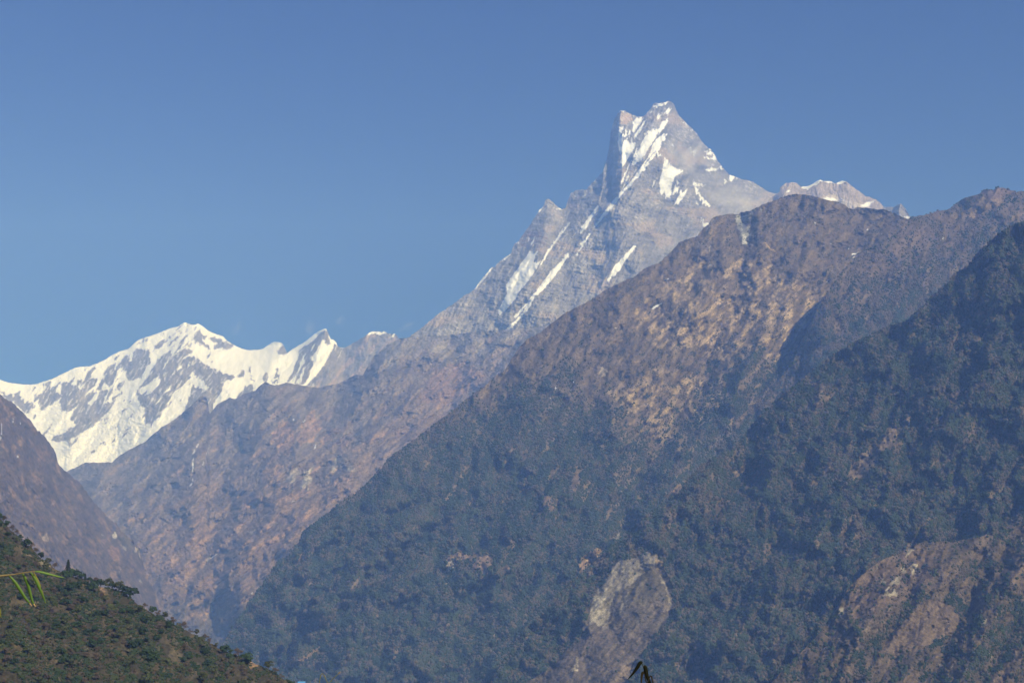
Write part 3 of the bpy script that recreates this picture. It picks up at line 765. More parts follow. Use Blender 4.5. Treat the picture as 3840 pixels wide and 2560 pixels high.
paint(K, L, [(T('C1', *p), 1) for p in ((5, 1000, 10, 900, 16, 890, 14, 960), (0, 1010, 0, 990, 10, 995), (112, 1130, 122, 1112, 130, 1128), (83, 890, 90, 860, 92, 890), (135, 900, 145, 870, 140, 900))], warp=1.0, wsize=9, seed=8)
c = np.where((K > 0)[..., None], SNOW * 0.9, c)
L.build("brown_hill", c, rock_mid, "steep hazy brown mountainside with pale slabs, behind the near wooded hill", "mountain")

# ------------------------------------------------------------------ long ridge across the middle (forest below, grass above)
sil = J(T('S', 800, 2500), T('C5', 1550, 1270, 1600, 1180, 1660, 1090, 1740, 970, 1790, 900, 1840, 840, 1880, 770, 1910, 730, 1925, 715, 1950, 702, 1988, 690, 2000, 640, 2060, 590, 2080, 530, 2120, 490, 2200, 440, 2270, 380),
        T('C6', 900, 300, 950, 270, 1000, 240, 1060, 190, 1130, 100, 1160, 80, 1200, 20), T('C3', 560, 1530, 640, 1460, 700, 1420, 780, 1360, 830, 1310, 910, 1260, 930, 1220, 970, 1160, 1010, 1100, 1060, 1050, 1140, 1010, 1230, 940, 1320, 870, 1420, 820, 1500, 780,
          1600, 710, 1700, 660, 1800, 620, 1870, 560, 1960, 530), T('D8', 0, 1385, 100, 1290, 200, 1170, 330, 1110, 520, 1050, 560, 980, 640, 910, 710, 850, 730, 800, 770, 750, 840, 715, 920, 705, 1020, 690, 1100, 678, 1180, 690, 1250, 655, 1360, 635,
          1400, 635, 1440, 605, 1530, 575, 1600, 530, 1680, 500, 1760, 470, 1880, 430, 1950, 400, 2050, 365), T('D7', 520, 343, 640, 352, 760, 370, 850, 390, 920, 415, 1050, 445, 1130, 455, 1200, 480, 1260, 510, 1310, 550, 1370, 565, 1440, 540, 1490, 545, 1560, 545,
          1650, 560, 1740, 570, 1830, 570, 1900, 600, 2000, 635, 2080, 680, 2150, 705, 2220, 712), T('S', 3560, 860))
L = Layer(sil, T('S', 800, 2620, 1900, 2620, 2200, 2300, 2500, 1980, 2800, 1640, 3050, 1400, 3300, 1080, 3560, 900), T('S', 800, 5000, 1300, 5500, 1900, 6100, 2600, 6800, 3000, 7000, 3400, 6800, 3560, 6700),
          T('S', 800, 4700, 1400, 4200, 1900, 4100, 2300, 4500, 2800, 5400, 3200, 6200, 3560, 6500), 3.0, 2.6, 18, 26)
x, y = L.px, L.py
GE = gully_map(480, 460, 31, talus=0.8)
lean = 0.85
rg = gully(GE, x, y, 6.2, lean=lean, warp=18, seed=13)
rg2 = gully(GE, x + 500, y + 200, 1.9, lean=0.5, warp=9, seed=17)
spurs = 0.52 * (260 * tent(T('V', 1830, 445, 1760, 560, 1700, 620, 1600, 720, 1480, 860, 1300, 1080, 1130, 1300), x, y, 130) + 230 * tent(T('V', 1900, 470, 1850, 600, 1800, 720, 1750, 790, 1660, 920, 1560, 1060, 1480, 1180), x, y, 100)
         - 110 * tent(T('V', 1700, 500, 1715, 560, 1700, 640), x, y, 60) - 220 * tent(T('V', 1690, 650, 1640, 800, 1560, 950, 1510, 1050, 1430, 1160), x, y, 80) + 160 * tent(T('V', 1500, 610, 1380, 740, 1180, 960, 960, 1180, 760, 1400), x, y, 110)
         + 220 * tent(T('V', 1745, 785, 1715, 840, 1680, 930), x, y, 46))
L.relief(spurs + rg * (18 + 12 * sstep(1500, 1900, y)) + rg2 * 10 + noise(x, y, 150, 6) * 40 + ridged(x, y, 30, 7, 130, 2.5) * 6 + noise(x, y, 9, 8) * 2.5)
spur_lines = [T('C6', *p) for p in ((1250, 300, 900, 640, 560, 1050, 380, 1350), (1420, 430, 1100, 700, 760, 1080, 560, 1400), (1700, 560, 1300, 900, 1000, 1250, 850, 1562), (2000, 700, 1700, 1000, 1400, 1400, 1300, 1562), (900, 420, 620, 760, 400, 1100))]
ravine_lines = [T('C6', *p) for p in ((1340, 360, 1000, 680, 660, 1070, 450, 1440), (1560, 490, 1200, 800, 880, 1160, 690, 1500), (1850, 620, 1500, 960, 1180, 1350, 1080, 1562), (1060, 420, 760, 740, 480, 1120))]
xw, yw = x + 16 * noise(x, y, 90, 71), y + 16 * noise(x, y, 90, 72)
spur = np.maximum.reduce([tent(p, xw, yw, 46) for p in spur_lines])
ravine = np.maximum.reduce([tent(p, xw, yw, 40) for p in ravine_lines])
L.relief(75 * spur - 80 * ravine)
edge = 40 * noise(x, y, 80, 33) + 14 * noise(x, y, 20, 34)
fl = np.interp(x, T('V', 500, 0, 640, 0, 700, 0, 760, 0, 900, 0, 1020, 0, 1120, 0, 1230, 0, 1330, 0, 1390, 0, 1430, 0, 1500, 0, 1560, 0, 1640, 0, 1700, 0, 1760, 0, 1900, 0, 2100, 0)[:, 0],
               np.array([1100, 1250, 1215, 1190, 1090, 1015, 985, 950, 960, 1010, 1050, 1120, 1060, 1000, 960, 930, 900, 900]) * 1.63265)
forest = sstep(-230, 120, y - fl + edge * 1.6 - 26 * rg)
wedge = inside(T('V', 1640, 930, 1690, 860, 1720, 820, 1748, 788, 1738, 825, 1765, 870, 1790, 880, 1740, 960, 1680, 1010, 1640, 1000), x + edge * .3, y + edge * .3)
forest = np.maximum(forest, wedge * 1.0)
scr = sstep(0.05, 0.75, noise(x, y, 17, 35, 150, 1.8) + 0.35 * noise(x, y, 60, 36) - 0.16 * rg + 0.3 * noise(x, y, 7, 46))       # scrub clumps
tan1 = inside(T('V', 1440, 745, 1500, 680, 1560, 640, 1600, 610, 1680, 590, 1760, 600, 1830, 640, 1875, 690, 1885, 730, 1850, 780, 1825, 850, 1790, 865, 1740, 800, 1700, 835, 1640, 815, 1560, 810, 1500, 790), x + edge, y + edge * .8)
tan2 = inside(T('V', 1385, 920, 1440, 870, 1520, 845, 1620, 860, 1665, 910, 1655, 960, 1600, 1000, 1515, 1060, 1480, 970, 1420, 970), x + edge, y + edge * .8)
tan3 = inside(T('V', 1560, 560, 1640, 500, 1690, 540, 1640, 620, 1560, 660), x + edge, y + edge * .8)
tan4 = inside(T('V', 1180, 800, 1300, 730, 1480, 640, 1560, 600, 1500, 690, 1400, 790, 1250, 880, 1150, 880), x + edge, y + edge * .8)
tn = np.maximum.reduce([tan1 * 1.0, tan2 * 0.75, tan3 * 0.30, tan4 * 0.10])
tn = blur(tn, 5)
c = np.broadcast_to(np.array((0.118, 0.092, 0.066)), x.shape + (3,)).copy()
c = mixc(c, (0.178, 0.140, 0.096), sstep(-0.2, 0.7, noise(x, y, 44, 37, 130, 2.0) + 0.25 * rg2) * 0.6)
c = mixc(c, (0.335, 0.260, 0.168), tn * sstep(-0.40, 0.60, noise(x, y, 36, 38, 130, 2.0) - 0.10 * rg))
c = mixc(c, (0.066, 0.056, 0.046), scr * (0.78 - 0.12 * tn))
crag = sstep(0.35, 0.8, ridged(x, y, 46, 39, 100, 1.6) * 0.9 + 0.2 * noise(x, y, 120, 40)) * (1 - tn * .7) * sstep(620, 150, L.below)
c = mixc(c, (0.085, 0.078, 0.078), crag * 0.75)
c = mixc(c, (0.055, 0.055, 0.038), forest * 0.9)
tnf = sstep(0.38, 1.0, noise(x, y, 36, 44, 122, 3.5) + 0.25 * noise(x, y, 13, 45) + 0.22 * spur - 0.3 * ravine + 0.16 * rg - 0.25 * sstep(1700, 2100, y) + 0.45 * sstep(2050, 2450, x)) * forest      # slips of bare earth in the forest
c = mixc(c, (0.165, 0.128, 0.088), tnf * 0.85)
bare = tnf * 0.85
for p, cc, k in ((T('D8', 1150, 790, 1200, 700, 1300, 700, 1400, 660, 1390, 740, 1340, 850, 1390, 930, 1400, 1060, 1310, 1210, 1240, 1100, 1205, 920), (0.30, 0.31, 0.29), .85), (T('D8', 1250, 1000, 1330, 1040, 1340, 1180, 1300, 1200), (0.46, 0.46, 0.44), .7), (T('D8', 690, 1290, 700, 1220, 730, 1190, 740, 1220, 710, 1300), (0.33, 0.31, 0.29), .8),
                 (T('D8', 500, 1200, 530, 1130, 560, 1120, 520, 1210), (0.30, 0.29, 0.27), .7), (T('D8', 690, 920, 720, 850, 770, 770, 790, 790, 740, 860, 720, 930), (0.30, 0.29, 0.27), .7), (T('D8', 1420, 680, 1430, 640, 1470, 620, 1480, 680, 1460, 700), (0.33, 0.32, 0.30), .8), (T('D8', 1560, 600, 1590, 570, 1590, 620, 1570, 640), (0.33, 0.32, 0.30), .8),
                 (T('C6', 1600, 690, 1680, 660, 1900, 690, 1945, 700, 1880, 800, 1850, 815, 1790, 800, 1780, 720, 1690, 710, 1650, 760, 1600, 775), (0.21, 0.150, 0.110), .95), (T('C6', 1600, 730, 1660, 715, 1665, 780, 1600, 765), (0.40, 0.36, 0.29), .9),
                 (T('C6', 1590, 850, 1625, 850, 1625, 880, 1600, 880), (0.40, 0.36, 0.29), .7), (T('C6', 2035, 560, 2070, 560, 2080, 640, 2060, 650), (0.30, 0.23, 0.15), .8), (T('C6', 1980, 760, 2060, 750, 2050, 800, 1990, 800), (0.2, 0.14, 0.10), .7), (T('C6', 650, 890, 680, 840, 700, 850, 680, 880), (0.30, 0.23, 0.15), .8),
                 (T('C6', 1150, 780, 1160, 740, 1185, 745, 1175, 800), (0.27, 0.2, 0.13), .8), (T('C6', 560, 760, 600, 680, 640, 640, 620, 700, 580, 770), (0.28, 0.19, 0.12), .8), (T('C6', 590, 1400, 640, 1370, 750, 1290, 720, 1340, 610, 1420), (0.25, 0.17, 0.11), .8), (T('C6', 540, 1480, 560, 1430, 575, 1430, 555, 1500), (0.36, 0.33, 0.28), .7),
                 (T('C6', 600, 1190, 640, 1130, 660, 1110, 640, 1170), (0.34, 0.30, 0.24), .6), (T('C6', 950, 900, 960, 850, 1000, 850, 990, 900, 960, 930), (0.26, 0.20, 0.15), .7),
                 (T('C7', 490, 800, 500, 700, 560, 660, 660, 620, 660, 660, 560, 760), (0.30, 0.21, 0.125), .9), (T('C7', 440, 230, 480, 60, 500, 60, 500, 200, 470, 240), (0.24, 0.17, 0.11), .7), (T('C7', 250, 260, 300, 280, 330, 380, 290, 370), (0.22, 0.15, 0.10), .7), (T('C7', 1080, 260, 1220, 180, 1180, 240, 1100, 290), (0.28, 0.2, 0.13), .8),
                 (T('C7', 730, 580, 770, 530, 790, 540, 750, 590), (0.30, 0.29, 0.27), .7), (T('C3', 1540, 1290, 1570, 1250, 1620, 1260, 1600, 1300, 1560, 1310), (0.34, 0.30, 0.25), .8), (T('G1', 220, 545, 240, 545, 310, 610, 330, 640, 280, 610), (0.38, 0.28, 0.16), .8)):
    m = inside(p, x + 6 * noise(x, y, 18, 41), y + 6 * noise(x, y, 18, 42))
    kk = m * k * np.clip(0.85 + 0.5 * noise(x, y, 10, 43, 120, 2), 0, 1)
    c = mixc(c, cc, kk)
    bare = np.maximum(bare, m * 1.0)
c *= (1 + 0.24 * noise(x, y, 8, 15) + 0.18 * noise(x, y, 13, 17, 135, 4) + 0.12 * noise(x, y, 28, 16, 130, 4))[..., None]
c *= (1 - 0.40 * (1 - forest) * sstep(0.75, 1.2, ridged(x, y, 24, 63, 120, 2.0)))[..., None]
K = np.zeros(x.shape)
paint(K, L, [(T('G1', *p), 1) for p in ((640, 395, 642, 375, 648, 378, 648, 398), (945, 640, 955, 628, 980, 632, 1000, 615, 985, 638, 955, 645), (945, 678, 965, 655, 970, 660), (738, 862, 750, 845, 765, 845, 750, 855, 742, 868), (915, 595, 918, 585, 926, 600), (1065, 440, 1085, 430, 1075, 442), (632, 955, 640, 955, 636, 962),
           (720, 1015, 735, 990, 728, 1015), (648, 1140, 652, 1130, 640, 1170, 636, 1170), (488, 1465, 498, 1452, 494, 1468), (525, 1362, 532, 1352, 528, 1366), (770, 548, 778, 556, 772, 558), (1185, 475, 1195, 468, 1190, 478))]
      + [(T('C3', *p), 1) for p in ((1915, 840, 1950, 815, 2000, 795, 1960, 825, 1930, 845), (1118, 1515, 1130, 1503, 1138, 1512), (1250, 1400, 1255, 1375, 1262, 1385), (1218, 1460, 1224, 1452, 1228, 1460), (1378, 1350, 1382, 1338, 1386, 1350), (2310, 540, 2320, 534, 2336, 540), (2000, 640, 2040, 630, 2030, 640), (1665, 975, 1672, 965, 1676, 975))]
      + [(T('C6', *p), 1) for p in ((1395, 240, 1403, 205, 1407, 225), (1382, 290, 1386, 272, 1390, 285))], warp=0.8, wsize=9, seed=8)
c = np.where((K > 0)[..., None], SNOW * 0.9, c)
L.build("ridge_mountain", c, scrub, "long brown ridge with dry tan grass on top and forest on its lower slopes", "mountain")
L.veg = rg + 1.2 * spur - 1.4 * ravine
E_LAYER, E_forest, E_bare, E_scr, E_tn = L, forest, bare, scr, tn

# ------------------------------------------------------------------ upper right mountainside
def forest_slope(sil, ybot, rtop, rbot, step, seed, name, label, relief=1.0, lean=0.8, base=(0.055, 0.052, 0.037), openness=0.6, patches=(), extra=None, strk=0.6, calm=None):
    L = Layer(sil, ybot, rtop, rbot, step, 2.5, 18, seed)
    x, y = L.px, L.py
    a = gully(GE, x + seed * 91, y + 57 * seed, 5.6, lean=lean, warp=18, seed=seed)
    L.veg = a
    b = gully(GE, x + 500, y + 200, 1.8, lean=0.5, warp=9, seed=seed + 4)
    d = a * 25 * relief + b * 9 * relief + noise(x, y, 150, seed + 6) * 34 * relief + ridged(x, y, 30, 7, 125, 2.0) * 4 * relief + noise(x, y, 9, 8) * 1.5 * relief
    if calm is not None:                                   # an even slip face: the gullies do not cut it
        d = d * (1 - 0.55 * blur(inside(calm, x, y) * 1.0, 8))
    if extra is not None:
        d = d + 0.75 * extra(x, y)
    L.relief(d)
    edge = 30 * noise(x, y, 80, 33) + 12 * noise(x, y, 20, 34)
    op = sstep(openness - 0.08, openness + 0.55, noise(x, y, 46, seed + 44, 118, 3.0) * 0.9 + 0.40 * noise(x, y, 14, seed + 45, 118, 2.0) + 0.20 * a)
    c = np.broadcast_to(np.array(base), x.shape + (3,)).copy()
    c = mixc(c, (0.145, 0.112, 0.082), op * 0.8)
    bare = op * 0.85
    for p, cc, k, clear in patches:
        m = inside(p, x + 7 * noise(x, y, 20, 41), y + 7 * noise(x, y, 20, 42))
        c = mixc(c, cc, m * k * np.clip(0.85 + 0.5 * noise(x, y, 12, 43, 125, 2), 0, 1))
        bare = np.where(m, np.maximum(bare, clear), bare)
    rough = np.clip(bare, 0, 1) * strk
    c *= (1 + 0.22 * noise(x, y, 9, 15) + 0.14 * noise(x, y, 28, 16, 125, 4) + 0.34 * rough * noise(x, y, 13, 18, 130, 5))[..., None]
    c *= (1 - 0.5 * rough * sstep(0.65, 1.15, ridged(x, y, 22, 19, 130, 3.5)))[..., None]
    L.op = op
    return L, c, bare


sil = J(T('S', 2100, 2160), T('V', 1330, 1300, 1380, 1285, 1440, 1235, 1480, 1185, 1560, 1095, 1640, 1015, 1690, 965, 1770, 893), T('G1', 430, 1568, 470, 1500, 520, 1400, 550, 1320, 590, 1240, 640, 1160, 660, 1080, 720, 1000, 800, 880, 870, 770, 980, 665, 1060, 680 - 70, 1200, 545, 1280, 490, 1370, 410, 1430, 340,
          1480, 330, 1540, 318, 1600, 300, 1660, 280, 1700, 285, 1750, 260, 1820, 205, 1900, 170, 1940, 160, 1990, 145, 2020, 110, 2060, 108, 2100, 115, 2140, 92, 2200, 100, 2250, 115, 2290, 130, 2352, 125), T('S', 3990, 740, 4200, 690, 4460, 700))
BR, TAN = (0.120, 0.090, 0.072), (0.205, 0.155, 0.106)
L1, c1, bare1 = forest_slope(sil, T('S', 2100, 2300, 2500, 2200, 2800, 1900, 3100, 1520, 3400, 1330, 3990, 1200), T('S', 2100, 5000, 2700, 5400, 3100, 5800, 3400, 6500, 3600, 6900, 3990, 7000),
                             T('S', 2100, 4880, 2500, 5150, 2800, 5230, 3000, 5400, 3300, 5750, 3990, 6400), 3.0, 27, "forest_mountain", "", 1.0, 0.85, openness=0.30, base=(0.085, 0.068, 0.052),
                             patches=((T('G1', 1820, 330, 1900, 250, 2000, 180, 2120, 120, 2200, 110, 2150, 230, 2050, 290, 1950, 340, 1850, 360), TAN, .8, .9), (T('G1', 2000, 160, 2030, 110, 2140, 95, 2280, 125, 2200, 170, 2080, 190), (0.13, 0.095, 0.085), .9, .8),
                                      (T('G1', 2250, 360, 2280, 300, 2352, 250, 2352, 400, 2300, 390), TAN, .8, .9), (T('G1', 1570, 330, 1620, 300, 1720, 320, 1800, 400, 1860, 440, 1760, 440, 1660, 370), BR, .9, .75), (T('G1', 1700, 560, 1740, 520, 1790, 560, 1750, 590), BR, .9, .9),
                                      (T('G1', 990, 760, 1100, 640, 1300, 560, 1400, 620, 1350, 720, 1200, 800, 1060, 830), BR, .6, .55), (T('G1', 900, 990, 990, 900, 1040, 960, 980, 1050, 900, 1120), TAN, .6, .6), (T('G1', 1780, 800, 1950, 670, 1960, 690, 1800, 830), TAN, .6, .8),
                                      (T('G1', 1250, 430, 1420, 370, 1600, 420, 1650, 520, 1500, 560, 1350, 520), BR, .6, .5), (T('G1', 1400, 1200, 1500, 1080, 1520, 1090, 1420, 1220, 1300, 1270), TAN, .6, .7)),
                             extra=lambda x, y: 150 * tent(T('G1', 2140, 92, 1980, 350, 1800, 560, 1500, 850, 1100, 1250, 760, 1568), x, y, 110) + 60 * tent(T('G1', 1430, 340, 1280, 640, 1000, 960, 700, 1300), x, y, 90))
K = np.zeros(L1.px.shape)
paint(K, L1, [(T('G1', *p), 1) for p in ((1395, 685, 1400, 675, 1410, 682), (1688, 515, 1692, 500, 1694, 515), (1625, 655, 1640, 665, 1630, 668), (1745, 955, 1750, 920, 1765, 940, 1760, 955), (2136, 275, 2140, 262, 2142, 275))], warp=0.8, wsize=9, seed=8)
c1 = np.where((K > 0)[..., None], SNOW * 0.75, c1)
L1.build("forest_mountain", c1, scrub, "high wooded mountainside whose rocky brown crest meets the sky", "mountain")

# nearer dark forest spur with the landslide
sil = J(T('S', 1780, 2640), T('C7', 0, 1380, 60, 1280, 120, 1200, 200, 1130, 250, 1080, 330, 990, 400, 900, 470, 840, 540, 800, 600, 730, 650, 680, 720, 620, 800, 580, 840, 520, 920, 450, 1050, 340, 1180, 260, 1240, 170, 1320, 80, 1400, 20),
        T('V', 1680, 1035, 1740, 960, 1800, 905, 1870, 850), T('G1', 760, 1480, 1000, 1340, 1200, 1240, 1400, 1180, 1580, 1010, 1700, 900, 1790, 800, 1900, 730, 1980, 620, 2090, 520, 2180, 440, 2352, 370), T('S', 3990, 790, 4460, 640))
SL = (0.195, 0.183, 0.165)
L2, c2, bare2 = forest_slope(sil, T('S', 1780, 2660, 2900, 2660, 3200, 2420, 3500, 2220, 3990, 2050), T('S', 1780, 3700, 2400, 4000, 2800, 4250, 3200, 4400, 3600, 4400, 3990, 4350), T('S', 1780, 3570, 2400, 3480, 2900, 3470, 3200, 3560, 3600, 3720, 3990, 3780), 3.0, 28,
                             "wooded_mountain", "", 0.9, 0.7, strk=1.0, openness=0.48,
                             patches=((T('G5', 420, 1568, 330, 1500, 300, 1400, 440, 1150, 440, 1060, 480, 950, 540, 820, 650, 750, 690, 620, 780, 470, 870, 385, 1000, 370, 1100, 340, 1180, 310, 1260, 250, 1380, 220, 1420, 320, 1500, 380, 1570, 560, 1640, 740, 1650, 1040, 1620, 1180, 1560, 1330, 1430, 1450, 1300, 1568), (0.110, 0.096, 0.086), 1.0, 1.0),
                                      (T('C7', 560, 1200, 480, 1250, 400, 1350, 250, 1480, 130, 1562, 100, 1640, 820, 1640, 870, 1450, 990, 1290, 1040, 1200, 900, 1180, 700, 1190), (0.108, 0.090, 0.079), 1.0, 1.0),
                                      (T('G5', 440, 1330, 430, 1160, 450, 1060, 490, 940, 560, 840, 660, 760, 700, 620, 790, 470, 870, 390, 1000, 380, 1090, 360, 1180, 320, 1260, 260, 1380, 240, 1400, 400, 1380, 500, 1200, 600, 1100, 700, 900, 820, 800, 900, 760, 1050, 750, 1160, 690, 1340, 640, 1400, 560, 1300), SL, .95, 1.0),
                                      (T('G5', 480, 1300, 450, 1150, 490, 950, 560, 850, 640, 870, 660, 1000, 640, 1180, 640, 1380), (0.30, 0.282, 0.245), .85, 1.0), (T('G5', 1440, 600, 1500, 640, 1580, 820, 1640, 1000, 1635, 1045, 1590, 960, 1560, 840, 1480, 680), (0.265, 0.242, 0.20), .9, 1.0), (T('G5', 1380, 330, 1480, 370, 1550, 520, 1560, 640, 1480, 600, 1420, 480), (0.30, 0.235, 0.15), .8, 1.0),
                                      (T('G5', 1180, 640, 1260, 580, 1400, 560, 1480, 700, 1560, 860, 1590, 1010, 1500, 1000, 1350, 930, 1300, 1020, 1050, 1000, 1010, 940, 1000, 860, 860, 950, 830, 1040, 770, 1060, 790, 950, 880, 850, 1000, 780, 1130, 700), (0.082, 0.074, 0.056), .85, .72),
                                      (T('G5', 880, 1080, 900, 950, 1000, 870, 1010, 890, 970, 960, 960, 1100, 900, 1180), (0.23, 0.21, 0.18), .8, 1.0), (T('G5', 1320, 960, 1480, 960, 1620, 1060, 1600, 1200, 1480, 1180, 1380, 1200, 1330, 1080), (0.135, 0.115, 0.103), .85, 1.0), (T('C7', 460, 1460, 480, 1370, 500, 1380, 480, 1480, 450, 1490), (0.36, 0.33, 0.27), .8, 1.0),
                                      (T('C7', 740, 1562, 800, 1440, 860, 1420, 830, 1500, 780, 1600), (0.22, 0.175, 0.135), .7, 1.0), (T('C8', 830, 530, 840, 490, 900, 420, 950, 370, 1000, 350, 1040, 270, 1090, 280, 1090, 370, 1060, 380, 1000, 410, 970, 470, 930, 530, 860, 535), (0.20, 0.155, 0.110), .95, .95),
                                      (T('C8', 830, 380, 850, 330, 880, 350, 880, 380), TAN, .7, .9), (T('C8', 250, 540, 260, 500, 320, 465, 310, 500, 280, 530), TAN, .8, .9), (T('C8', 790, 790, 830, 730, 900, 680, 880, 740, 840, 790, 840, 880, 820, 870), TAN, .65, .8), (T('C8', 1340, 150, 1360, 100, 1400, 90, 1410, 140, 1360, 160), BR, .9, .9), (T('C8', 1330, 400, 1345, 390, 1360, 450, 1340, 450), TAN, .8, .9),
                                      (T('C8', 400, 920, 430, 850, 460, 860, 450, 930), BR, .8, .8), (T('C8', 540, 640, 545, 570, 590, 530, 600, 560, 560, 600), BR, .9, .9), (T('C8', 320, 880, 345, 900, 375, 1120, 360, 1130), (0.16, 0.13, 0.085), .8, .8), (T('C8', 60, 680, 130, 600, 240, 640, 200, 720, 120, 740), BR, .7, .6),
                                      (T('C8', 1120, 260, 1125, 160, 1145, 170, 1145, 250), TAN, .7, .8), (T('C8', 1600, 150, 1640, 200, 1670, 260, 1650, 270), TAN, .6, .8), (T('G1', 2100, 1000, 2230, 850, 2240, 900, 2150, 1020), BR, .6, .6)),
                             calm=T('G5', 100, 1700, 380, 1300, 420, 950, 700, 560, 900, 330, 1260, 180, 1480, 260, 1700, 700, 1720, 1100, 1560, 1450, 1300, 1800, 400, 2200, -200, 2200),
                             extra=lambda x, y: 26 * tent(T('G5', 430, 1400, 440, 1100, 520, 880, 680, 700, 850, 390, 1200, 270), x, y, 40) - 22 * tent(T('G5', 760, 1500, 700, 1300, 740, 1050, 820, 880, 1000, 720, 1250, 560), x, y, 30) + 16 * tent(T('G5', 1000, 1500, 1000, 1100, 1150, 750, 1350, 600), x, y, 40)
                             - 26 * tent(T('G5', 1450, 1400, 1640, 1050, 1580, 800, 1450, 560), x, y, 26) + 130 * tent(T('C8', 1000, 500, 700, 800, 450, 1100, 200, 1400), x, y, 120) + 110 * tent(T('C8', 1500, 100, 1200, 420, 950, 760, 700, 1100), x, y, 110))
L2.build("wooded_mountain", c2, scrub, "dark forest spur with a pale grey landslide scar at its foot", "mountain")

# nearest rocky slope, lower right
sil = J(T('S', 2780, 2680), T('G4', -300, 1568, -150, 1400, 60, 1200, 200, 1050, 300, 900, 400, 760, 490, 590, 600, 475, 800, 310, 1000, 215, 1210, 110, 1400, 60, 1600, 90, 1900, 30, 2100, -50, 2352, -150), T('S', 3990, 1880, 4460, 1700))
PR = (0.33, 0.315, 0.28)
L3, c3, bare3 = forest_slope(sil, T('S', 2780, 2700, 3990, 2700), T('S', 2780, 2700, 3100, 3000, 3400, 3300, 3990, 3500), T('S', 2780, 2640, 3300, 2660, 3990, 2700), 2.8, 29, "rocky_hill", "", 0.6, 0.6, base=(0.088, 0.072, 0.055), openness=0.25,
                             patches=[(T('G4', 490, 600, 800, 310, 1000, 220, 1210, 110, 1400, 220, 1400, 480, 1100, 700, 900, 740, 780, 840, 560, 900), (0.135, 0.100, 0.080), .8, .8),
                                      (T('G4', 830, 1260, 870, 1150, 1000, 1000, 1150, 850, 1350, 690, 1450, 690, 1520, 720, 1610, 760, 1640, 860, 1690, 930, 1640, 1020, 1500, 1100, 1380, 1150, 1200, 1270, 1140, 1240, 1000, 1230), (0.142, 0.110, 0.086), .95, .99), (T('G4', 2180, 600, 2220, 380, 2352, 260, 2352, 500), (0.17, 0.13, 0.095), .8, .9),
                                      (T('G4', 1720, 750, 1760, 680, 1840, 630, 1820, 690), TAN, .8, .9), (T('G4', 1780, 540, 1880, 640, 1980, 810, 1960, 820, 1900, 740), TAN, .7, .9), (T('G4', 2080, 1568, 2150, 1400, 2260, 1220, 2300, 1250, 2180, 1500), (0.17, 0.13, 0.095), .8, .95), (T('G4', 600, 1000, 680, 890, 760, 900, 740, 1010, 680, 1040), (0.20, 0.16, 0.13), .7, .9)]
                             + [(T('G4', *p), PR, .9, 1.0) for p in ((1110, 190, 1200, 120, 1212, 150, 1130, 240), (1150, 330, 1200, 300, 1240, 330, 1230, 370, 1210, 440, 1170, 420), (1060, 380, 1100, 350, 1110, 390, 1080, 410), (840, 505, 885, 460, 890, 510, 860, 515), (935, 535, 1060, 440, 1070, 470, 1000, 530), (870, 640, 900, 580, 945, 560, 940, 615, 1000, 595, 1035, 600, 1010, 655, 930, 665), (800, 370, 810, 320, 840, 340, 830, 370),
                                  (405, 820, 400, 780, 440, 770, 475, 780, 470, 830, 420, 850), (1955, 240, 1980, 200, 2012, 205, 2000, 260), (1458, 1395, 1470, 1365, 1520, 1372, 1512, 1402), (1890, 990, 1930, 910, 1960, 890, 1960, 940), (1840, 930, 1850, 900, 1860, 930), (680, 1030, 700, 1010, 705, 1030), (1610, 560, 1670, 525, 1660, 545, 1620, 570), (1580, 1400, 1620, 1375, 1600, 1400), (1980, 1280, 2000, 1240, 2010, 1280), (2300, 100, 2320, 30, 2340, 60, 2330, 110), (1060, 630, 1085, 625, 1095, 640))]
                             + [(T('G4', *p), (0.03, 0.03, 0.032), .9, 1.0) for p in ((940, 615, 970, 575, 1050, 548, 1035, 590, 985, 600), (400, 760, 420, 730, 450, 735, 460, 760, 430, 755))],
                             extra=lambda x, y: 60 * tent(T('G4', 1210, 110, 900, 600, 700, 1000, 500, 1400), x, y, 70) + 70 * tent(T('G4', 2352, 300, 2000, 900, 1700, 1500), x, y, 90) - 60 * tent(T('G4', 1900, 300, 1700, 900, 1300, 1500), x, y, 60)
                             + 30 * tent(T('G4', 1200, 300, 1050, 450, 900, 600), x, y, 16) + 25 * tent(T('G4', 400, 800, 440, 730), x, y, 12))
L3.build("rocky_hill", c3, scrub, "near brown rocky slope with pale outcrops and a bare tan slab", "mountain")

# ------------------------------------------------------------------ near wooded hill, lower left
sil = J(T('S', -620, 1560, -160, 1830), T('C5', 0, 430, 100, 530, 200, 625, 300, 715, 400, 790, 520, 830, 600, 870, 720, 905, 850, 930, 930, 1000, 1000, 1055, 1150, 1130, 1290, 1205, 1420, 1270, 1500, 1320, 1580, 1350, 1720, 1410, 1850, 1465, 1950, 1530, 2020, 1565), T('S', 1200, 2640))
L4 = Layer(sil, T('S', -160, 2680, 1200, 2680), T('S', -160, 1060, 400, 1040, 1200, 930), T('S', -160, 700, 600, 720, 1200, 900), 3.6, 3.0, 30, 30)
x, y = L4.px, L4.py
rg = gully(GE, 1500 - x, y, 6.0, lean=0.7, warp=24, seed=3)
L4.relief(rg * 5 + noise(x, y, 200, 5) * 9 + noise(x, y, 40, 6) * 2.2)
c = np.broadcast_to(np.array((0.056, 0.052, 0.036)), x.shape + (3,)).copy()
c = mixc(c, (0.140, 0.112, 0.070), sstep(0.0, 0.8, noise(x, y, 70, 7)) * 0.7)
c = mixc(c, (0.075, 0.060, 0.042), sstep(0.1, 0.7, noise(x, y, 30, 8)) * 0.7)
nb = np.zeros(x.shape)
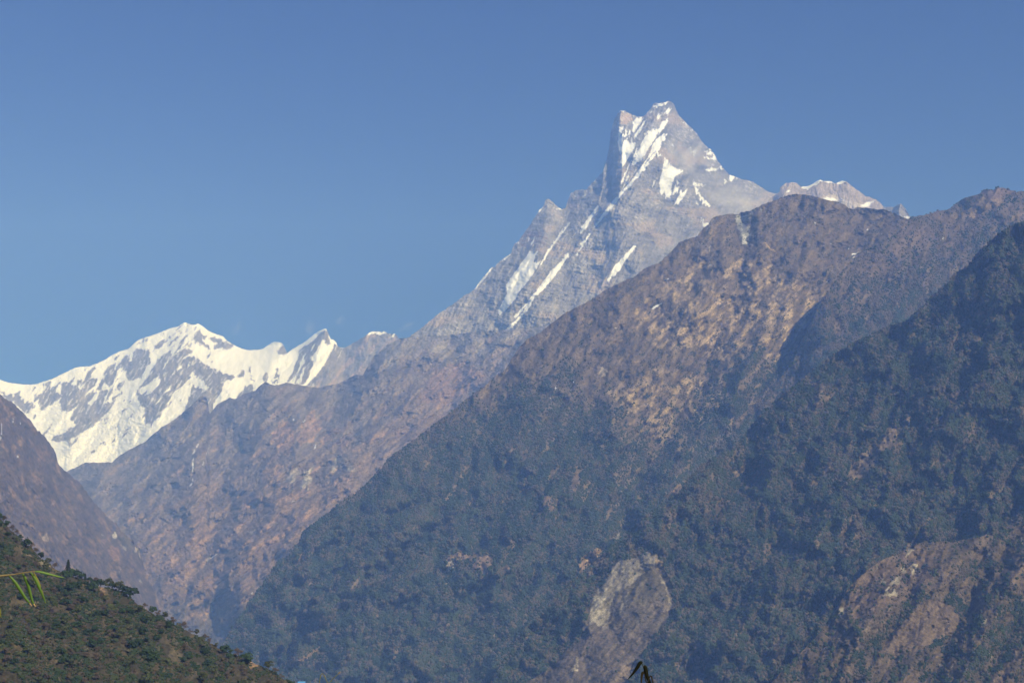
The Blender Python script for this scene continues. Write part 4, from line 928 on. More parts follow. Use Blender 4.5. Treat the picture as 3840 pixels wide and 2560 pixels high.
for p, cc, k in ((T('D4', 1080, 950, 1130, 960, 1250, 1030, 1400, 1160, 1420, 1190, 1370, 1210, 1320, 1130, 1180, 1010, 1100, 1070), (0.30, 0.20, 0.13), .85), (T('D4', 285, 660, 340, 670, 440, 710, 400, 720, 330, 690), (0.33, 0.25, 0.16), .8), (T('D5', 480, 1150, 560, 1120, 640, 1200, 600, 1330, 520, 1340), (0.15, 0.125, 0.08), .7),
                 (T('D5', 1490, 1340, 1580, 1270, 1650, 1280, 1620, 1330, 1530, 1370), (0.30, 0.20, 0.13), .8), (T('D4', 480, 800, 560, 740, 720, 740, 740, 830, 640, 860, 560, 860), (0.27, 0.235, 0.165), .8)):
    m = inside(p, x + 8 * noise(x, y, 24, 41), y + 8 * noise(x, y, 24, 42))
    c = mixc(c, cc, m * k)
    nb = np.maximum(nb, m * 1.0)
c *= (1 + 0.2 * noise(x, y, 14, 15))[..., None]
L4.build("wooded_hill", c, near_soil, "near hillside of dry grass and scrub falling to the right", "hill", back=500, back_slope=0.6)

# ================================================================== forests
def foliage_material(name, a, b_, bare_c, rough=0.85):
    """Leaf colour chosen per crown between two greens and a leafless brown."""
    m, n, b = new_mat(name)
    at = n.nodes.new("ShaderNodeAttribute")
    at.attribute_type = 'INSTANCER'
    at.attribute_name = "tint"
    cr = n.nodes.new("ShaderNodeValToRGB")
    cr.color_ramp.elements[0].color = (*a, 1)
    cr.color_ramp.elements[1].position = 0.55
    cr.color_ramp.elements[1].color = (*b_, 1)
    e = cr.color_ramp.elements.new(0.72)
    e.color = (*bare_c, 1)
    e = cr.color_ramp.elements.new(1.0)
    e.color = tuple(v * 1.35 for v in bare_c) + (1,)
    n.links.new(at.outputs["Fac"], cr.inputs[0])
    n.links.new(cr.outputs[0], b.inputs["Base Color"])
    b.inputs["Roughness"].default_value = rough
    return m


def scatter_nodes(name, mat, subdiv, lump, flat):
    """Geometry nodes: a lumpy crown on every point, turned and sized by the point's own attributes."""
    g = bpy.data.node_groups.new(name, 'GeometryNodeTree')
    g.interface.new_socket("Geometry", in_out='INPUT', socket_type='NodeSocketGeometry')
    g.interface.new_socket("Geometry", in_out='OUTPUT', socket_type='NodeSocketGeometry')
    N, Lk = g.nodes, g.links
    gi, go_ = N.new('NodeGroupInput'), N.new('NodeGroupOutput')
    ico = N.new('GeometryNodeMeshIcoSphere')
    ico.inputs['Radius'].default_value = 1.0
    ico.inputs['Subdivisions'].default_value = subdiv
    pos = N.new('GeometryNodeInputPosition')
    tx = N.new('ShaderNodeTexNoise')
    tx.inputs['Scale'].default_value = 1.7
    tx.inputs['Detail'].default_value = 3.0
    Lk.new(pos.outputs[0], tx.inputs['Vector'])
    mr = N.new('ShaderNodeMapRange')
    mr.inputs['From Min'].default_value = 0.3
    mr.inputs['From Max'].default_value = 0.7
    mr.inputs['To Min'].default_value = 1 - lump
    mr.inputs['To Max'].default_value = 1 + lump
    Lk.new(tx.outputs[0], mr.inputs['Value'])
    sc = N.new('ShaderNodeVectorMath')
    sc.operation = 'SCALE'
    Lk.new(pos.outputs[0], sc.inputs[0])
    Lk.new(mr.outputs[0], sc.inputs['Scale'])
    fl = N.new('ShaderNodeVectorMath')
    fl.operation = 'MULTIPLY'
    fl.inputs[1].default_value = (1, 1, flat)
    Lk.new(sc.outputs[0], fl.inputs[0])
    sp_ = N.new('GeometryNodeSetPosition')
    Lk.new(ico.outputs['Mesh'], sp_.inputs['Geometry'])
    Lk.new(fl.outputs[0], sp_.inputs['Position'])
    sm = N.new('GeometryNodeSetMaterial')
    sm.inputs['Material'].default_value = mat
    Lk.new(sp_.outputs[0], sm.inputs['Geometry'])
    ip = N.new('GeometryNodeInstanceOnPoints')
    Lk.new(gi.outputs[0], ip.inputs['Points'])
    Lk.new(sm.outputs[0], ip.inputs['Instance'])
    a1 = N.new('GeometryNodeInputNamedAttribute')
    a1.data_type = 'FLOAT'
    a1.inputs['Name'].default_value = "size"
    Lk.new(a1.outputs['Attribute'], ip.inputs['Scale'])
    a2 = N.new('GeometryNodeInputNamedAttribute')
    a2.data_type = 'FLOAT_VECTOR'
    a2.inputs['Name'].default_value = "turn"
    Lk.new(a2.outputs['Attribute'], ip.inputs['Rotation'])
    Lk.new(ip.outputs[0], go_.inputs[0])
    return g


def forest_object(P, size, tint, nodes, mat, label, name="forest", rng=RNG):
    me = bpy.data.meshes.new(name)
    me.vertices.add(len(P))
    me.vertices.foreach_set("co", P.reshape(-1).astype(np.float32))
    for nm, tp, dat in (("size", 'FLOAT', size), ("tint", 'FLOAT', tint)):
        a = me.attributes.new(nm, tp, 'POINT')
        a.data.foreach_set("value", dat.astype(np.float32))
    a = me.attributes.new("turn", 'FLOAT_VECTOR', 'POINT')
    rot = np.stack([rng.uniform(-.35, .35, len(P)), rng.uniform(-.35, .35, len(P)), rng.uniform(0, 6.28, len(P))], -1)
    a.data.foreach_set("vector", rot.reshape(-1).astype(np.float32))
    me.materials.append(mat)
    me.update()
    o = bpy.data.objects.new(name, me)
    COL.objects.link(o)
    md = o.modifiers.new("crowns", 'NODES')
    md.node_group = nodes
    tag(o, label, "forest", kind="stuff")
    return o


fol = foliage_material("forest_leaves", (0.020, 0.038, 0.020), (0.046, 0.070, 0.037), (0.082, 0.070, 0.055))
crowns = scatter_nodes("forest_crowns", fol, 2, 0.45, 1.15)


def plant(L, n, wt, smin, smax, label, seed, dry=0.25, name="forest"):
    rng = np.random.default_rng(seed)
    P, i, j = L.scatter(n, wt, rng)
    sz = (smin + (smax - smin) * rng.beta(1.3, 2.2, n) * 1.35) * np.exp(0.18 * noise(L.px[i, j], L.py[i, j], 40, seed))
    P[:, 2] += sz * 0.55
    clump = noise(L.px[i, j], L.py[i, j], 70, seed + 2)
    rel = L.veg[i, j] if hasattr(L, 'veg') else 0.0            # lush in the gullies, paler on the spurs
    t = np.clip(rng.normal(0.28, 0.13, n) + 0.20 * clump + 0.20 * rel, 0, 0.6)
    dr = rng.uniform(0, 1, n) < dry * np.clip(1 + 1.6 * noise(L.px[i, j], L.py[i, j], 50, seed + 9), 0, 3)
    t = np.where(dr, rng.uniform(0.68, 1.0, n), t)
    return forest_object(P, sz, t, crowns, fol, label, name)


w = E_forest * (1 - 0.93 * np.clip(E_bare, 0, 1)) * (0.55 + 0.45 * sstep(-0.6, 0.2, noise(E_LAYER.px, E_LAYER.py, 26, 61)))
plant(E_LAYER, 75000, w, 2.5, 4.6, "hazy blue green forest covering the lower part of the long ridge", 71, 0.27)
w = (1 - E_forest) * E_scr ** 2 * (1 - .7 * E_tn) * (0.05 + 0.6 * sstep(300, 800, E_LAYER.below))
plant(E_LAYER, 9000, w, 1.4, 2.8, "dark scrub dotted over the dry grass of the long ridge", 72, 0.45, "shrubbery")
w = (1 - 0.92 * np.clip(bare1, 0, 1)) * (0.16 + 0.84 * sstep(90, 560, L1.below + 120 * noise(L1.px, L1.py, 120, 66))) * (0.5 + 0.5 * sstep(-0.6, 0.2, noise(L1.px, L1.py, 30, 62)))
plant(L1, 46000, w, 2.4, 4.6, "patchy forest and brown scrub on the high mountainside at the right skyline", 73, 0.5)
w = (1 - 0.995 * np.clip(bare2, 0, 1)) * (0.5 + 0.5 * sstep(-0.6, 0.2, noise(L2.px, L2.py, 30, 63)))
plant(L2, 90000, w, 2.2, 4.2, "dense dark forest around the grey landslide scar", 74, 0.3)
w = (1 - 0.997 * np.clip(bare3, 0, 1)) * (0.04 + sstep(0.0, 0.5, noise(L3.px, L3.py, 70, 64) + 0.5 * noise(L3.px, L3.py, 22, 65) - 0.15 * L3.veg))
w += 0.9 * inside(T('G4', 1680, 1640, 1740, 1400, 1830, 1230, 2000, 1080, 2150, 970, 2400, 780, 2400, 1050, 2200, 1200, 2000, 1300, 1850, 1500, 1800, 1640), L3.px, L3.py)
plant(L3, 22000, w, 1.0, 2.9, "dark bushes scattered over the near rocky slope with pale outcrops", 75, 0.35, "shrubbery")

# ================================================================== trees of the near hill
def leaf_material(name, col, vary=0.35, rough=0.75):
    m, n, b = new_mat(name)
    oi = n.nodes.new("ShaderNodeObjectInfo")
    tc = n.nodes.new("ShaderNodeTexCoord")
    nz = n.nodes.new("ShaderNodeTexNoise")
    nz.inputs["Scale"].default_value = 0.8
    nz.inputs["Detail"].default_value = 2.0
    n.links.new(tc.outputs["Object"], nz.inputs["Vector"])
    ad = n.nodes.new("ShaderNodeMath")
    ad.operation = 'ADD'
    n.links.new(oi.outputs["Random"], ad.inputs[0])
    n.links.new(nz.outputs["Fac"], ad.inputs[1])
    cr = n.nodes.new("ShaderNodeMapRange")
    cr.inputs["From Max"].default_value = 2.0
    cr.inputs["To Min"].default_value = 1 - vary
    cr.inputs["To Max"].default_value = 1 + vary
    n.links.new(ad.outputs[0], cr.inputs["Value"])
    vm = n.nodes.new("ShaderNodeVectorMath")
    vm.operation = 'SCALE'
    vm.inputs[0].default_value = col
    n.links.new(cr.outputs[0], vm.inputs["Scale"])
    n.links.new(vm.outputs[0], b.inputs["Base Color"])
    b.inputs["Roughness"].default_value = rough
    return m


M_GREEN = leaf_material("dark_green_leaves", (0.032, 0.058, 0.030), 0.5)
M_OLIVE = leaf_material("olive_leaves", (0.072, 0.086, 0.040), 0.4)
M_CONE = leaf_material("conifer_needles", (0.028, 0.046, 0.030), 0.3)
M_BARE = leaf_material("leafless_twigs", (0.125, 0.098, 0.080), 0.35)
M_GREY = leaf_material("grey_green_leaves", (0.120, 0.118, 0.086), 0.3)
M_BARK = leaf_material("bark", (0.10, 0.080, 0.062), 0.25)


def crown_mesh(name, kind, seed, mat):
    """Leaf sprays filling a lumpy crown; unit: crown about 1 wide, standing on z = 0."""
    r = np.random.default_rng(seed)
    V, Fc = [], []

    def spray(c, size, nrm, long=1.0):
        n_ = np.array(nrm) / (np.linalg.norm(nrm) + 1e-9)
        a = np.cross(n_, r.normal(size=3))
        a /= np.linalg.norm(a) + 1e-9
        b = np.cross(n_, a)
        k = len(V)
        w = size * long
        V.extend([c - a * w - b * size * .5, c - a * w * .3 + b * size, c + a * w, c + a * w * .2 - b * size])
        Fc.append((k, k + 1, k + 2, k + 3))
    if kind == 'conifer':
        for i in range(420):
            t = r.uniform(0, 1) ** 0.8
            z = 0.18 + 1.75 * t
            tier = 0.75 + 0.35 * abs(math.sin(z * 9.0))
            rad = 0.46 * (1 - t) ** 0.85 * tier + 0.03
            a = r.uniform(0, 6.283)
            q = rad * math.sqrt(r.uniform(0.2, 1))
            spray(np.array((q * math.cos(a), q * math.sin(a), z - 0.25 * q)), r.uniform(.045, .085), (math.cos(a) * .6, math.sin(a) * .6, .8), 1.3)
    else:
        nl = {'round': 9, 'tall': 9, 'bare': 8, 'bush': 6}[kind]
        hgt = {'round': 0.95, 'tall': 1.35, 'bare': 1.0, 'bush': 0.6}[kind]
        per = {'round': 58, 'tall': 58, 'bare': 62, 'bush': 60}[kind]
        for l in range(nl):
            a = r.uniform(0, 6.283)
            q = 0.30 * math.sqrt(r.uniform(0, 1))
            z = hgt * r.uniform(0.35, 0.85)
            q *= 1.25 - 0.6 * abs(z / hgt - 0.5) * 2
            c = np.array((q * math.cos(a), q * math.sin(a), z))
            rr = r.uniform(0.16, 0.27)
            for i in range(per):
                d = r.normal(size=3)
                d /= np.linalg.norm(d)
                if d[2] < -0.45:
                    d[2] *= -0.5
                p = c + d * rr * r.uniform(0.55, 1.08) * np.array((1, 1, .85))
                if kind == 'bare':
                    spray(p, r.uniform(.014, .026), d + r.normal(size=3) * .8 + (0, 0, 1), 3.4)
                else:
                    spray(p, r.uniform(.040, .078), d + r.normal(size=3) * .45 + (0, 0, .3), 1.1)
    me = bpy.data.meshes.new(name)
    me.from_pydata([tuple(v) for v in V], [], Fc)
    me.materials.append(mat)
    me.update()
    return me


def trunk_mesh(name, h, seed, mat, limbs=4):
    r = np.random.default_rng(seed)
    V, Fc = [], []

    def tube(p0, p1, r0, r1):
        d = Vector(p1) - Vector(p0)
        q = d.to_track_quat('Z', 'Y')
        k = len(V)
        for p, rr in ((p0, r0), (p1, r1)):
            for i in range(6):
                a = i * math.pi / 3
                V.append(tuple(Vector(p) + q @ Vector((rr * math.cos(a), rr * math.sin(a), 0))))
        for i in range(6):
            Fc.append((k + i, k + (i + 1) % 6, k + 6 + (i + 1) % 6, k + 6 + i))
        Fc.append(tuple(k + 6 + i for i in range(6)))
    tube((0, 0, -0.12), (0.01, 0.01, h * .45), 0.036, 0.026)
    tube((0.01, 0.01, h * .45), (0.02, -0.01, h * .92), 0.026, 0.008)
    for i in range(limbs):
        a = i * 6.283 / limbs + r.uniform(-.4, .4)
        z0 = h * r.uniform(.3, .6)
        q = r.uniform(.18, .32)
        tube((0.01, 0, z0), (q * math.cos(a), q * math.sin(a), z0 + h * r.uniform(.15, .3)), 0.018, 0.006)
    me = bpy.data.meshes.new(name)
    me.from_pydata(V, [], Fc)
    me.materials.append(mat)
    me.update()
    return me


KINDS = {  # crown form, leaf material, describing words, trunk height
    'round': ('round', M_GREEN, "dark broadleaf", 0.7), 'olive': ('tall', M_OLIVE, "olive upright", 0.95), 'conifer': ('conifer', M_CONE, "pointed conifer", 1.7),
    'bare': ('bare', M_BARE, "leafless brown", 0.85), 'grey': ('bush', M_GREY, "grey bushy", 0.4)}
PROTO = {k: [(crown_mesh("crown", v[0], 40 + 7 * i + 3 * len(k), v[1]), trunk_mesh("trunk", v[3], 90 + i, M_BARK)) for i in range(3)] for k, v in KINDS.items()}
_used = {}


def tree(kind, loc, size, rz, stretch=1.0):
    i = random.randrange(3)
    root = empty("tree", loc)
    root.scale = (size, size, size * stretch)
    root.rotation_euler = (0, 0, rz)
    key = (kind, i)
    if key not in _used:                                    # the first of its kind
        cr = bpy.data.objects.new("crown", PROTO[kind][i][0])
        tr = bpy.data.objects.new("trunk", PROTO[kind][i][1])
        _used[key] = (cr, tr)
    else:                                                   # copies of the thing's parts, sharing their meshes
        cr, tr = (o.copy() for o in _used[key])
    for o in (cr, tr):
        o.parent = root
        COL.objects.link(o)
    return root


def hill_point(px, py):
    """The point of the near hill seen at a photograph pixel."""
    j = int(np.clip(np.searchsorted(L4.px[0], px), 0, L4.n - 1))
    i = int(np.clip(np.searchsorted(L4.py[:, j], py), 0, L4.m - 1))
    return L4.P[i, j]


SPOTS = []   # (foot pixel x, foot pixel y, crown width in pixels, kind, stretch)
for c_, x_, y_, w_, k_, st in (
        ('D4', 5, 190, 90, 'round', 1.1), ('D4', 40, 250, 90, 'bare', 1), ('D4', 95, 320, 80, 'round', 1), ('D4', 150, 365, 90, 'bare', 1), ('D4', 215, 430, 70, 'bare', 1), ('D4', 270, 470, 60, 'round', 1.1), ('D4', 210, 540, 95, 'olive', .8),
        ('D4', 345, 610, 130, 'round', 1.05), ('D4', 400, 560, 80, 'bare', 1), ('D4', 460, 620, 80, 'bare', .9), ('D4', 530, 690, 90, 'round', 1), ('D4', 630, 740, 80, 'olive', .7), ('D4', 700, 790, 90, 'bare', .9), ('D4', 300, 730, 75, 'olive', .7),
        ('D4', 880, 870, 110, 'conifer', .75), ('D4', 950, 900, 120, 'round', 1.0), ('D4', 1105, 930, 70, 'conifer', .7), ('D4', 1150, 950, 90, 'round', .9), ('D4', 1225, 970, 110, 'bare', .9), ('D4', 1310, 1020, 110, 'round', 1.05), ('D4', 1400, 1110, 110, 'olive', .9),
        ('D4', 1450, 1110, 110, 'round', .85), ('D4', 1210, 1170, 185, 'round', .9), ('D4', 1540, 1130, 120, 'olive', .8), ('D4', 1600, 1180, 120, 'round', .8), ('D4', 1690, 1230, 190, 'round', .75), ('D4', 870, 1010, 130, 'round', 1), ('D4', 1010, 1020, 150, 'round', .9),
        ('D5', 70, 670, 110, 'olive', .9), ('D5', 135, 560, 75, 'bare', 1), ('D5', 240, 640, 110, 'round', .9), ('D5', 320, 680, 90, 'bare', .9), ('D5', 405, 700, 85, 'olive', .9), ('D5', 310, 770, 110, 'round', .8), ('D5', 460, 870, 130, 'round', 1.0), ('D5', 515, 760, 110, 'bare', .9), ('D5', 590, 800, 80, 'grey', 1), ('D5', 650, 860, 110, 'bare', 1),
        ('D5', 820, 910, 80, 'olive', .8), ('D5', 740, 900, 70, 'bare', .8), ('D5', 930, 970, 100, 'bare', .9), ('D5', 990, 1030, 80, 'bare', .9), ('D5', 1075, 1030, 45, 'olive', 1), ('D5', 1180, 1170, 130, 'round', .85), ('D5', 1270, 1120, 70, 'round', .9), ('D5', 1370, 1220, 130, 'bare', .9), ('D5', 1470, 1310, 190, 'round', .8),
        ('D5', 1750, 1380, 120, 'olive', .75), ('D5', 1850, 1430, 100, 'bare', .8), ('D5', 1930, 1500, 80, 'bare', .8), ('D5', 650, 1060, 140, 'round', .8), ('D5', 880, 1100, 150, 'olive', .8), ('D5', 930, 1210, 150, 'round', .8), ('D5', 1030, 1440, 130, 'olive', .75), ('D5', 60, 1090, 120, 'round', .9), ('D5', 250, 1300, 170, 'round', .9), ('D5', 160, 1210, 130, 'round', .8)):
    p_ = T(c_, x_, y_)[0]
    SPOTS.append((p_[0], p_[1], w_ * CROPS[c_][2], k_, st))
N_SKY = 50
rs = np.random.default_rng(5)
tries = 0
while len(SPOTS) < 298 and tries < 60000:
    tries += 1
    px_, py_ = rs.uniform(-20, 1180), rs.uniform(1900, 2630)
    yc_ = np.interp(px_, sil[:, 0], sil[:, 1])
    if py_ < yc_ + 22:
        continue
    jj, ii = int(np.clip(np.searchsorted(L4.px[0], px_), 0, L4.n - 1)), 0
    ii = int(np.clip(np.searchsorted(L4.py[:, jj], py_), 0, L4.m - 1))
    if nb[ii, jj] > .3 and rs.uniform() < .9:
        continue
    if noise(np.array([px_]), np.array([py_]), 110, 88)[0] < -0.35 and rs.uniform() < .75:
        continue
    w_ = rs.uniform(22, 40)
    if any((px_ - q[0]) ** 2 + ((py_ - q[1]) * 1.25) ** 2 < (0.36 * (w_ + q[2])) ** 2 for q in SPOTS):
        continue
    k_ = ('round', 'olive', 'bare', 'grey', 'round', 'bare', 'olive', 'bare')[rs.integers(0, 8)]
    SPOTS.append((px_, py_, w_, k_, rs.uniform(.7, 1.0)))

ORD = "first second third fourth fifth sixth seventh eighth ninth tenth eleventh twelfth thirteenth fourteenth fifteenth sixteenth seventeenth eighteenth nineteenth twentieth".split()
ORD += ["twenty-" + w for w in ORD[:9]] + ["thirtieth"] + ["thirty-" + w for w in ORD[:9]]
TREES = []
for (px_, py_, w_, k_, st) in SPOTS:
    P_ = hill_point(px_, py_)
    d_ = float(np.hypot(P_[0], P_[1]))
    size = w_ * d_ / F * 1.05
    o = tree(k_, tuple(P_ - np.array((0, 0, 0.15 * size))), size, random.uniform(0, 6.28), st * 1.12)
    TREES.append((o, px_, py_, k_))
zones = {}
for o, px_, py_, k_ in TREES:
    yc_ = np.interp(px_, sil[:, 0], sil[:, 1])
    d_ = py_ - yc_
    row = "on the skyline" if d_ < 24 else "high up" if d_ < 200 else "midway down" if d_ < 420 else "low down"
    col_ = "left side" if px_ < 330 else "middle" if px_ < 700 else "right tail"
    zones.setdefault((k_, row, col_), []).append((px_, o))
for (k_, row, col_), lst in zones.items():
    lst.sort(key=lambda t: t[0])
    for i, (q, o) in enumerate(lst):
        nm = KINDS[k_][2] + " tree"
        where = f"{row} on the near hill's {col_}" if row != "on the skyline" else f"on the near hill's {col_} skyline"
        if len(lst) == 1:
            lab = f"only {nm} standing {where}"
        else:
            lab = f"{ORD[i]} {nm} from the left, {where}"
        tag(o, lab, "tree", "trees on the near hillside")

# undergrowth between them
und = foliage_material("undergrowth_leaves", (0.022, 0.041, 0.021), (0.044, 0.060, 0.030), (0.062, 0.055, 0.040))
und_n = scatter_nodes("undergrowth_tufts", und, 2, 0.6, 0.8)
rngu = np.random.default_rng(77)
wt = (1 - .9 * nb) * sstep(-0.7, 0.5, noise(L4.px, L4.py, 55, 91))
Pu, iu, ju = L4.scatter(30000, wt, rngu)
szu = (0.3 + 1.8 * rngu.beta(1.1, 3.2, len(Pu))) * np.exp(0.35 * noise(L4.px[iu, ju], L4.py[iu, ju], 60, 97))
tu = np.clip(rngu.normal(0.3, 0.18, len(Pu)) + .2 * noise(L4.px[iu, ju], L4.py[iu, ju], 60, 92), 0, .6)
tu = np.where(rngu.uniform(0, 1, len(Pu)) < 0.22 + 0.3 * noise(L4.px[iu, ju], L4.py[iu, ju], 80, 93), rngu.uniform(.66, 1, len(Pu)), tu)
Pu[:, 2] += szu * 0.3
forest_object(Pu, szu, tu, und_n, und, "low scrub and dry bushes covering the near hillside between its trees", "undergrowth", rngu)

# ================================================================== things close to the camera
def at(px, py, d):
    dx, dy, e = ray(px, py)
    return np.array((float(dx) * d, float(dy) * d, float(e) * d))


def blade(name, pts, widths, mats, tips=0, parent=None, fold=0.35, turn=(0, -1, 0.25)):
    """A grass-like leaf: a strip folded along its midrib and thick enough to have two faces."""
    V, Fc, mi = [], [], []
    n_ = len(pts)
    tn = Vector(turn).normalized()
    for i in range(n_):
        t = Vector(pts[min(i + 1, n_ - 1)]) - Vector(pts[max(i - 1, 0)])
        sd = t.cross(tn).normalized()
        w = widths[i] / 2
        p = Vector(pts[i])
        for o_ in (-sd * w + tn * fold * w, Vector((0, 0, 0)), sd * w + tn * fold * w):
            V.append(p + o_)
        for o_ in (-sd * w * .98 + tn * fold * w, Vector((0, 0, 0)), sd * w * .98 + tn * fold * w):
            V.append(p + o_ - tn * 0.00025)
    for i in range(n_ - 1):
        a, b = 6 * i, 6 * (i + 1)
        for q in ((a, a + 1, b + 1, b), (a + 1, a + 2, b + 2, b + 1), (a + 4, a + 3, b + 3, b + 4), (a + 5, a + 4, b + 4, b + 5), (a + 3, a, b, b + 3), (a + 2, a + 5, b + 5, b + 2)):
            Fc.append(q)
            mi.append(1 if i >= n_ - 1 - tips else 0)
    o = mesh_from(name, V, Fc, mats, parent, True, mi)
    return o


def spline(P, n_):
    P = np.array(P, float)
    t = np.linspace(0, len(P) - 1, n_)
    out = []
    for u in t:
        i = int(min(u, len(P) - 2))
        f = u - i
        p0, p1, p2, p3 = P[max(i - 1, 0)], P[i], P[i + 1], P[min(i + 2, len(P) - 1)]
        out.append(0.5 * (2 * p1 + (p2 - p0) * f + (2 * p0 - 5 * p1 + 4 * p2 - p3) * f * f + (3 * p1 - p0 - 3 * p2 + p3) * f ** 3))
    return out


def rod(name, pts, radii, mat, parent=None):
    V, Fc = [], []
    for i, p in enumerate(pts):
        t = Vector(pts[min(i + 1, len(pts) - 1)]) - Vector(pts[max(i - 1, 0)])
        q = t.to_track_quat('Z', 'Y')
        for k in range(8):
            a = k * math.pi / 4
            V.append(Vector(p) + q @ Vector((radii[i] * math.cos(a), radii[i] * math.sin(a), 0)))
    for i in range(len(pts) - 1):
        for k in range(8):
            Fc.append((8 * i + k, 8 * i + (k + 1) % 8, 8 * i + 8 + (k + 1) % 8, 8 * i + 8 + k))
    Fc.append(tuple(range(8)))
    Fc.append(tuple(8 * (len(pts) - 1) + k for k in range(8)))
    return mesh_from(name, V, Fc, mat, parent, True)


def plain(name, col, rough=0.6, spec=0.3):
    m, n, b = new_mat(name)
    tc = n.nodes.new("ShaderNodeTexCoord")
    nz = n.nodes.new("ShaderNodeTexNoise")
    nz.inputs["Scale"].default_value = 60.0
    nz.inputs["Detail"].default_value = 3.0
    n.links.new(tc.outputs["Object"], nz.inputs["Vector"])
    mr = n.nodes.new("ShaderNodeMapRange")
    mr.inputs["To Min"].default_value = 0.7
    mr.inputs["To Max"].default_value = 1.3
    n.links.new(nz.outputs["Fac"], mr.inputs["Value"])
    vm = n.nodes.new("ShaderNodeVectorMath")
    vm.operation = 'SCALE'
    vm.inputs[0].default_value = col
    n.links.new(mr.outputs[0], vm.inputs["Scale"])
    n.links.new(vm.outputs[0], b.inputs["Base Color"])
    b.inputs["Roughness"].default_value = rough
    b.inputs["Specular IOR Level"].default_value = spec
    return m


M_BLADE = plain("bamboo_leaf_green", (0.085, 0.165, 0.030), 0.45)
M_BLADE2 = plain("bamboo_leaf_yellowing", (0.17, 0.17, 0.025), 0.5)
M_TIP = plain("withered_leaf_tip", (0.45, 0.30, 0.17), 0.7)
M_STEM = plain("bamboo_stem", (0.20, 0.155, 0.075), 0.5)
M_SHADED = plain("shade_darkened_leaf", (0.012, 0.013, 0.008), 0.8, 0.05)  # leaves standing in shade: the shade is put into the base colour
M_SHADED_BROWN = plain("shade_darkened_brown_leaf", (0.035, 0.030, 0.022), 0.8, 0.05)  # stem and browner leaf of that plant, shade likewise painted into the colour

# the ledge the camera stands on (below the frame), where the bamboo roots
lv, lf = [(0, 0, -1.62)], []
for rr, zz in ((3.0, -1.63), (8.0, -1.75), (14.0, -6.0), (40.0, -34.0), (720.0, FLOOR_Z - 10)):
    for k in range(40):
        a = 2 * math.pi * k / 40
        lv.append((rr * math.cos(a), rr * math.sin(a), zz))
for k in range(40):
    lf.append((0, 1 + k, 1 + (k + 1) % 40))
for ring in range(4):
    for k in range(40):
        a, b = 1 + ring * 40 + k, 1 + ring * 40 + (k + 1) % 40
        lf.append((a, a + 40, b + 40, b))
tag(mesh_from("land", lv, lf, plain("ledge_earth", (0.12, 0.09, 0.06), 0.95, 0.1)), "earth ledge under the viewpoint", "ground", kind="structure")

D_B = 3.4
bam = empty("bamboo_branch", tuple(at(-900, 2500, D_B) * np.array((1, 1, 0)) + np.array((0, 0, -1.66))))
base = np.array(bam.location)


def loc(c_, x_, y_, d_=D_B):
    p_ = T(c_, x_, y_)[0]
    return at(p_[0], p_[1], d_) - base


stem_pts = [np.zeros(3), np.array((0.03, 0.02, 0.7)), at(-840, 2215, D_B) - base, at(-560, 2150, D_B) - base, at(-260, 2185, D_B) - base, loc('D1', 0, 472), loc('D1', 300, 440), loc('D1', 500, 405), loc('D1', 700, 378), loc('D1', 790, 374)]
sp_ = spline(stem_pts, 60)
rod("stem", sp_, [0.0062 - 0.0050 * min(1, i / 42) for i in range(60)], M_STEM, bam)
W_ = D_B / F * 0.1658       # metres per D1 pixel
for pts, wd, mt, tips, dz in (
        ([(205, 462), (330, 600), (440, 760), (560, 950), (650, 1060), (722, 1155)], 62, (M_BLADE, M_TIP), 2, 0.0),
        ([(510, 412), (570, 520), (630, 660), (670, 800), (720, 1000), (760, 1090), (808, 1178)], 66, (M_BLADE, M_TIP), 2, 0.01),
        ([(692, 382), (780, 520), (860, 670), (930, 830), (990, 970), (1036, 1095)], 58, (M_BLADE, M_BLADE2), 1, -0.01),
        ([(755, 380), (820, 510), (880, 640), (930, 770), (975, 900), (1010, 1000)], 44, (M_BLADE2, M_BLADE2), 1, 0.02),
        ([(790, 374), (880, 378), (1000, 405), (1150, 442), (1320, 485), (1490, 522)], 50, (M_BLADE, M_BLADE), 1, -0.02)):
    P_ = spline([loc('D1', a, b, D_B + dz) for a, b in pts], 15)
    prof = [0.25, 0.55, 0.8, 0.95, 1, 1, 0.98, 0.95, 0.9, 0.82, 0.74, 0.62, 0.48, 0.30, 0.06]
    blade("leaf", P_, [wd * W_ * k for k in prof], mt, tips, bam)
P_ = spline([loc('D1', -160, 900), loc('D1', -60, 1080), loc('D1', -8, 1250), loc('D1', 8, 1340), loc('D1', 24, 1425)], 15)
blade("leaf", P_, [50 * W_ * k for k in prof], (M_BLADE2, M_BLADE2), 1, bam)
rod("twig", spline([sp_[30], np.array(sp_[30]) * .5 + loc('D1', -160, 900) * .5 + np.array((0, 0, .01)), loc('D1', -160, 900)], 10), [0.0011] * 10, M_STEM, bam)
tag(bam, "thin bamboo branch with narrow green drooping leaves, some with withered tips", "bamboo")

